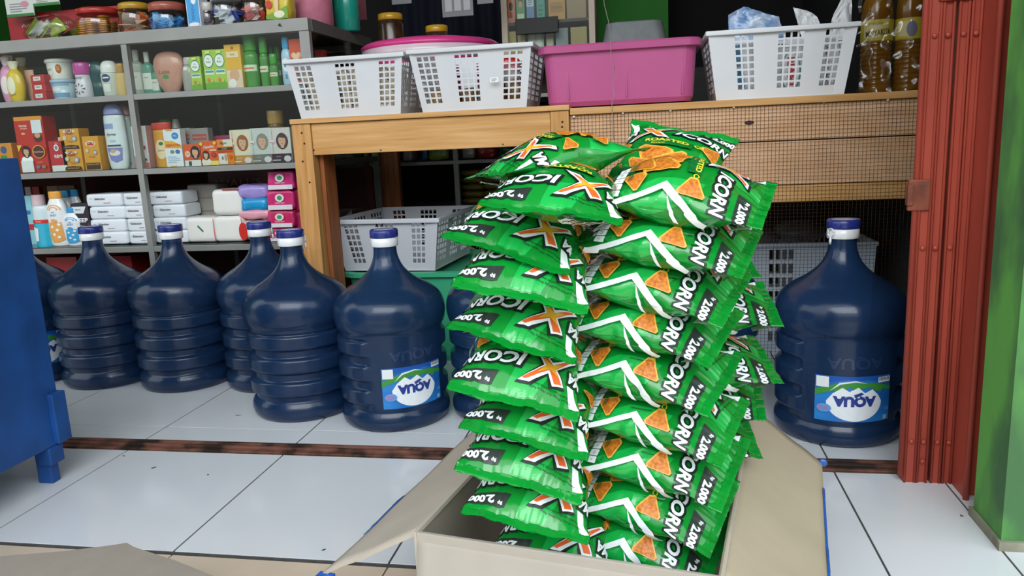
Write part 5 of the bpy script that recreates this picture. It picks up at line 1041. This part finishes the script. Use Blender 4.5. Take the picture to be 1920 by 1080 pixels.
for i, (a, b, r_, c, lb) in enumerate(((446, 779, .009, '#a5834c', 'small yellow-brown stain spot on the inner tile in front of the jugs'), (288, 877, .006, '#3a3a3c', 'dark curled crumb on the outer tile near the brown track, longest one'), (390, 890, .003, '#3a3a3c', 'tiny dark speck in the middle of the left outer tile'), (232, 855, .004, '#44403c', 'small dark crumb right against the brown track'), (607, 1031, .004, '#3a3a3c', 'small dark crumb by the tip of the left carton flap'), (1803, 967, .004, '#55504a', 'small crumb on the right outer tile near the red gate'))):
    q = atz(a, b, .0002); g = MB(); g.lathe([(r_, 0), (r_ * .9, .0005), (r_ * .3, .0012)], 12, mat('crumb_' + c[1:], c, .8), 1, .4 + .1 * (i % 3), rf=lambda r, z, t: r * (1 + .2 * sin(3 * t + i))); o = g.build('floor_stain' if i == 0 else 'floor_crumb'); o.location = q; o.rotation_euler[2] = i; tag(o, lb, 'stain' if i == 0 else 'crumb')
# ------------------------------------------------------------------ snack bags
GRN = mat('green_snack_film', '#0c8f31', .2, c2='#088029', scale=9, coat=.4, bump=.0016, bscale=34, spec=.5)
DGR = '#0b6a2c'; CHIP = mat('chip_picture', '#dc8a2c', .45, c2='#a9521a', scale=260); CHIPE = mat('chip_edge', '#efb84a', .45, c2='#d98f2c', scale=200)
LG = mat('light_green_print', '#16ab48', .25, var=.05, coat=.5); WHT = '#e8eef0'; BLK = '#16221c'
HW, HL, BD = .0725, .095, .0855
G = .0025
GS = [-.145 + G * i for i in range(117)]; GY = [-HL + G * i for i in range(77)]
def bag_point(s, y, off, T, seed, droop):
    s = ((s + .145) % .29) - .145
    t = min(1, abs(y) / BD); env = max(0.0, 1 - t ** 1.75) ** .86
    wd = HW - .013 * env
    fr = abs(s) <= HW
    q = s if fr else (math.copysign(.145, s) - s)     # distance from the centre line on its own side
    lin = q / HW; th_ = lin * pi / 2
    bl = min(1, env * 1.02)
    X = wd * ((1 - bl) * lin + bl * sin(th_)); Zc = T / 2 * env * max(0.0, cos(th_)) ** .92
    sg = 1 if fr else -1
    # creases
    sd = seed * 7.3
    cr_ = (.0013 * cos(2 * pi * s / .024 + sd + 2.5 * sin(s * 60 + sd)) + .0006 * cos(2 * pi * s / .0095 + 2 * sd + 3 * sin(s * 40))) * exp(-(BD - abs(y)) / .013) * (1 if abs(y) < BD else .25)
    nz = noise.noise(Vector((X * 28 + sd, y * 28, sg * 2 + sd))); cr_ += .0016 * (1 - abs(nz) * 2.2) * env - .0010 * env
    nz2 = noise.noise(Vector((X * 70 + sd, y * 60 - sd, sg * 5))); cr_ += .0006 * (1 - abs(nz2) * 3) * env
    nearside = exp(-((abs(s) - HW) / .016) ** 2)
    pinch = nearside * env * (.0038 * max(0, cos(2 * pi * y / .062 + sd)) ** 4)
    X -= math.copysign(pinch, s) 
    nx = sin(th_) * bl * .8; nzv = sg * max(.15, cos(th_ * .95)); ln = sqrt(nx * nx + nzv * nzv); nx /= ln; nzv /= ln
    d_ = cr_ + off + (.00025 if abs(y) > BD else 0)
    Zs = sg * Zc + nzv * d_
    X += nx * d_
    # seals wave and droop a little
    wv = .0035 * sin(s * 55 * (1 if fr else -1) + sd) * 0
    edge = max(0, (abs(y) - .06) / .035)
    Zs += .0018 * sin(X * 60 + sd) * edge ** 1.5 + .0007 * sin(X * 190 + sd * 2) * edge ** 2 - droop * edge ** 2
    return Vector((X, y, Zs))
# artwork once, in metres on the film (s across, y up)
def logo(p, cx, cy, k=1.0, rot=0.0, small=False):
    c_, s_ = cos(rot), sin(rot)
    def at_(x, y): return cx + (x * c_ - y * s_) * k, cy + (x * s_ + y * c_) * k
    def T(t, x, y, h, wd, col, b): a_, b_ = at_(x, y); p.text(t, a_, b_, h * k, col, rot, wide=wd * k, bold=b, shear=.25)
    Xs = lambda g_: [at_(x, y) for x, y in ((-.046 - g_, .016 + g_), (-.034 + g_, .020 + g_), (-.026, .008 + g_), (-.012 - g_, .022 + g_), (-.001 + g_, .022 + g_), (-.020 + g_, .0), (-.006 + g_, -.022 - g_), (-.018 - g_, -.019 - g_), (-.027, -.008 - g_), (-.046 - g_, -.025 - g_), (-.052 - g_, -.024), (-.033 - g_, .0))]
    T('MA', -.060, .0, .0185, .032, BLK, .15); T('ICORN', .031, 0, .0205, .0765, BLK, .15); p.poly(Xs(.0026), BLK)
    T('MA', -.060, .0, .0140, .0265, WHT, .035); T('ICORN', .031, 0, .0152, .070, WHT, .035)
    p.poly(Xs(0), WHT)
    p.poly([at_(x, y) for x, y in ((-.043, .015), (-.035, .017), (-.026, .004), (-.008, .020), (-.004, .019), (-.022, .0), (-.012, -.018), (-.019, -.014), (-.028, -.004), (-.043, -.021), (-.046, -.021), (-.031, .001))], '#e8662a')
    p.poly([at_(x, y) for x, y in ((-.036, .008), (-.026, .003), (-.016, .010), (-.022, 0), (-.017, -.010), (-.027, -.004), (-.037, -.010), (-.031, .0))], '#efb02e')
def chip(p, cx, cy, r, rot):
    tri = lambda R: [(cx + R * cos(rot + a), cy + R * sin(rot + a)) for a in (0, .25, 1.9, 2.15, 2.4, 3.9, 4.15)]
    p.poly(tri(r), CHIPE); p.poly(tri(r * .84), CHIP)
pr = Print(.00016, .00035)
pr.poly([(-.02, .084), (.012, .084), (.004, .05), (-.03, .045)], LG); pr.h -= pr.step
pr.poly([(.03, .03), (.06, .02), (.085, -.03), (.05, -.06), (.03, -.02)], LG); pr.h -= pr.step
pr.poly([(-.06, -.02), (-.03, -.03), (-.04, -.08), (-.08, -.07)], LG)
pr.poly([(-.0715, .083), (-.0600, .083), (-.050, .057), (-.0615, .057)], WHT)
pr.poly([(-.11, .0), (-.10, -.006), (-.068, .03), (-.085, .055), (-.094, .05), (-.078, .03)], WHT)
pr.text('Makanan Ringan Rasa Jagung Bakar', -.036, .0755, .0026, BLK, -.1, wide=.05); pr.h -= pr.step; pr.text('Roasted Corn Flavoured Snack', -.034, .071, .0026, BLK, -.1, wide=.042)
pr.poly([(.020, .064), (.078, .064), (.078, .0795), (.026, .0795)], '#26302b'); pr.text('Rp', .031, .0745, .005, WHT, 0, bold=.04); pr.h -= pr.step; pr.text('2.000', .0555, .072, .0095, WHT, 0, bold=.05, wide=.036)
logo(pr, .002, .047, 1.04)
pr.poly([(-.03, .018), (.02, .0225), (.02, .008), (-.03, .002)], DGR); pr.text('ROASTED', -.005, .0165, .0065, '#e8d23a', .09, bold=.03, wide=.042); pr.h -= pr.step; pr.text('CORN', .032, .019, .0065, '#e8d23a', .05, bold=.03, wide=.022); pr.h -= pr.step; pr.text('flavour', -.012, .009, .0035, '#e8d23a', .09)
for (a_, b_, c_, d_) in ((-.012, -.012, .019, .3), (.010, -.022, .021, 1.2), (-.02, -.032, .018, 2.4), (.006, -.046, .02, .9)): chip(pr, a_, b_, c_, d_)
chip(pr, .044, .018, .0160, 1.0); chip(pr, .036, -.046, .0150, .2); chip(pr, -.05, .006, .012, 2.0); chip(pr, -.046, -.04, .011, 1.1)
# zigzag bolts down both sides
for q in (1,):
    Q = lambda pts: [(q * a, b) for a, b in pts]
    pr.poly(Q([(.0385, -.009), (.047, -.011), (.083, -.078), (.0755, -.081)]), WHT); pr.h -= pr.step
    pr.poly(Q([(.0385, -.009), (.047, -.0125), (.092, .036), (.0835, .040)]), WHT); pr.h -= pr.step
    pr.poly(Q([(.053, -.006), (.068, .001), (.086, .010), (.084, .005), (.068, -.003)]), WHT)
    pr.poly(Q([(.104, -.078), (.118, -.070), (.110, -.05), (.102, -.06)]), WHT)
for i in range(5): # nutrition tablets along the bottom seal
    cx = .014 + .0105 * i; pr.poly([(cx - .0042, -.068), (cx + .0042, -.068), (cx + .0047, -.0665), (cx + .0047, -.0585), (cx + .0042, -.057), (cx - .0042, -.057), (cx - .0047, -.0585), (cx - .0047, -.0665)], WHT); pr.h -= pr.step
pr.h += pr.step
for i in range(5): pr.text(('1%', '0%', '2g', '5%', '1g')[i], .014 + .0105 * i, -.0625, .003, '#5a7a64', 0); pr.h -= pr.step
pr.h += pr.step; pr.text('20g', .052, -.050, .004, BLK, 0)
pr.lines(.004, -.055, .04, -.048, 3, '#0f5a2a')
# back print: white panel with small logo, text block, barcode
pr.poly([(-.138, .081), (-.088, .081), (-.09, .068), (-.135, .066)], '#dfe0dc'); logo(pr, -.112, .0735, .30)
pr.poly([(.090, .083), (.108, .083), (.118, .060), (.100, .060)], '#dfe0dc'); pr.lines(.098, .062, .112, .081, 5, '#3a5a44', 3); pr.lines(-.08, .04, -.1, .06, 6, '#0f5a2a', 4)
pr.rect(.100, .0, .112, .026, '#dfe0dc'); 
for i in range(9): pr.rect(.1015, .001 + i * .0027, .1105, .0023 + i * .0027, '#2a3a30'); pr.h -= pr.step
pr.slice([v for v in GS], [v for v in GY])
VAR = []
for vi, (T, seed, droop) in enumerate(((.066, 1, .002), (.062, 2.1, .004), (.070, 3.3, .001), (.064, 4.6, .005))):
    def mk(name, y0, y1):
        me_b = MB(); rows_ = [y for y in GY if y0 - 1e-6 <= y <= y1 + 1e-6]
        V = []
        for j, y in enumerate(rows_):
            ring = []
            for i in range(116):
                s = -.145 + G * i; yy = y
                if abs(abs(y) - HL) < 1e-6: yy = y + math.copysign(.0009 if i % 2 else -.0005, y)
                P_ = bag_point(s, yy if abs(yy) <= HL else yy, 0, T, seed, droop)
                if abs(y) > BD + .001: P_.z += .00035 * (1 if int(round((abs(y) - BD) / G)) % 2 else -1)
                ring.append(me_b.bm.verts.new(P_))
            V.append(ring)
        for a, b in zip(V, V[1:]):
            for i in range(116): f = me_b.bm.faces.new((a[i], a[(i + 1) % 116], b[(i + 1) % 116], b[i])); f.smooth = True
        me = bpy.data.meshes.new(name); me_b.bm.to_mesh(me); me_b.bm.free(); me.materials.append(GRN); return me
    body = mk('pouch', -.0850, .0850); s1 = mk('end_seal', .0850, HL); s2 = mk('end_seal', -HL, -.0850)
    art = pr.data('printed_artwork', lambda a, b, h: bag_point(a, b, h, T, seed, droop))
    VAR.append((body, art, s1, s2))
pr.bm.free()
CU, CV = dx_, dy_
def W3(u, v, z): q = A2 + CU * u + CV * v; return Vector((q.x, q.y, z))
nb = 0
def bag(label, c, rz, pitch, roll, v, sc=1.0):
    """rz heading; pitch lifts the top end; roll lowers the right side"""
    global nb
    r = empty('snack_bag'); tag(r, label, 'snack bag', 'green corn snack bags stacked in the carton')
    r.matrix_world = Matrix.Translation(c) @ Matrix.Rotation(rz, 4, 'Z') @ Matrix.Rotation(pitch, 4, 'X') @ Matrix.Rotation(roll, 4, 'Y') @ Matrix.Scale(sc, 4)
    for nm, me in zip(('pouch', 'printed_artwork', 'end_seal', 'end_seal'), VAR[v % 4]):
        o = bpy.data.objects.new(nm, me); COL.objects.link(o); o.parent = r
    nb += 1; return r
RT = ANG
ordn = ['topmost', 'second', 'third', 'fourth', 'fifth', 'sixth', 'seventh', 'eighth', 'ninth', 'tenth', 'eleventh']
# left column: top end toward the viewer.  (seal-left-corner px, seal-right-corner px) give where each front seal sits
def leftbag(i, pL, pR, v, th=-22, pitch=-.22, ydep=.778):
    mid = ((pL[0] + pR[0]) / 2, (pL[1] + pR[1]) / 2); a = radians(th)
    f = aty(mid[0], mid[1], ydep)
    L_ = aty(pL[0], pL[1], ydep - .0725 * sin(a)); R_ = aty(pR[0], pR[1], ydep + .0725 * sin(a)); roll = math.atan2(L_.z - R_.z, .145)
    rot = Matrix.Rotation(pi + a, 4, 'Z') @ Matrix.Rotation(pitch, 4, 'X') @ Matrix.Rotation(-roll, 4, 'Y')
    bag('green snack bag, %s from the top in the left column' % ordn[i], f - rot @ Vector((0, HL - .002, 0)), pi + a, pitch, -roll, v)
LB = [((888, 375), (1174, 410), 0, -.10, .758), ((830, 432), (1062, 515), -7, -.16, .79), ((848, 522), (1100, 580), -2, -.24, .765), ((846, 605), (1066, 685), -7, -.2, .78), ((840, 716), (1082, 784), -3, -.26, .768), ((866, 790), (1095, 862), -5, -.18, .772), ((857, 866), (1085, 940), -5, -.24, .772), ((865, 952), (1100, 1022), -4, -.2, .768), ((915, 1040), (1130, 1100), -6, -.2, .80)]
for i, (a, b, th, pt, yd) in enumerate(LB): leftbag(i + 1, a, b, (i * 3 + 1) % 4, th, pt, yd)
bag('green snack bag lying topmost in the left column, its corner pointing left', aty(1040, 303, .90), radians(124), -.10, .06, 0, .93)
def rightbag(i, T_, N_, th, v, yN=.808, roll=.30):
    """T_ near corner of the bottom seal, N_ near corner of the top seal"""
    a = radians(th); nn = aty(N_[0], N_[1], yN); yT = yN - .188 * sin(a); tt = aty(T_[0], T_[1], yT)
    pitch = math.atan2(nn.z - tt.z, .188); rz_ = -pi / 2 + a
    rot = Matrix.Rotation(rz_, 4, 'Z') @ Matrix.Rotation(pitch, 4, 'X') @ Matrix.Rotation(roll, 4, 'Y')
    c = nn - rot @ Vector((HW - .004, HL - .002, 0))
    bag('green snack bag, %s from the top in the right column' % ordn[i], c, rz_, pitch, roll, v)
RB = [((1130, 375), (1425, 425), -12, .24), ((1103, 458), (1388, 515), -14, .24), ((1085, 532), (1352, 606), -17, .22), ((1057, 610), (1325, 680), -20, .22), ((1055, 697), (1325, 775), -20, .22), ((1078, 788), (1348, 868), -18, .22), ((1084, 868), (1350, 952), -18, .22), ((1088, 948), (1328, 1036), -18, .22), ((1095, 1030), (1322, 1112), -17, .22)]
for i, (a, b, th, rl) in enumerate(RB): rightbag(i + 1, a, b, th, (i * 3 + 2) % 4, roll=rl)
bag('green snack bag lying topmost in the right column, face tilted to the viewer', aty(1250, 322, 1.0), RT - .16, .58, .26, 2, 1.0)
for i, (p_, yd, dr) in enumerate((((1440, 565), 1.06, 0), ((1432, 668), 1.06, .1), ((1420, 735), 1.07, -.1), ((1400, 800), 1.07, .05), ((1392, 480), 1.07, .1))):
    t_ = aty(p_[0], p_[1], yd); rz_ = -pi / 2 + RT + .2 + dr; rot = Matrix.Rotation(rz_, 4, 'Z') @ Matrix.Rotation(.1, 4, 'X')
    c = t_ - rot @ Vector((0, HL - .006, 0)); bag('green snack bag at the back whose tip shows right of the stack, level %s' % ('three', 'four', 'five', 'six', 'two')[i], c, rz_, .1, .2, i)
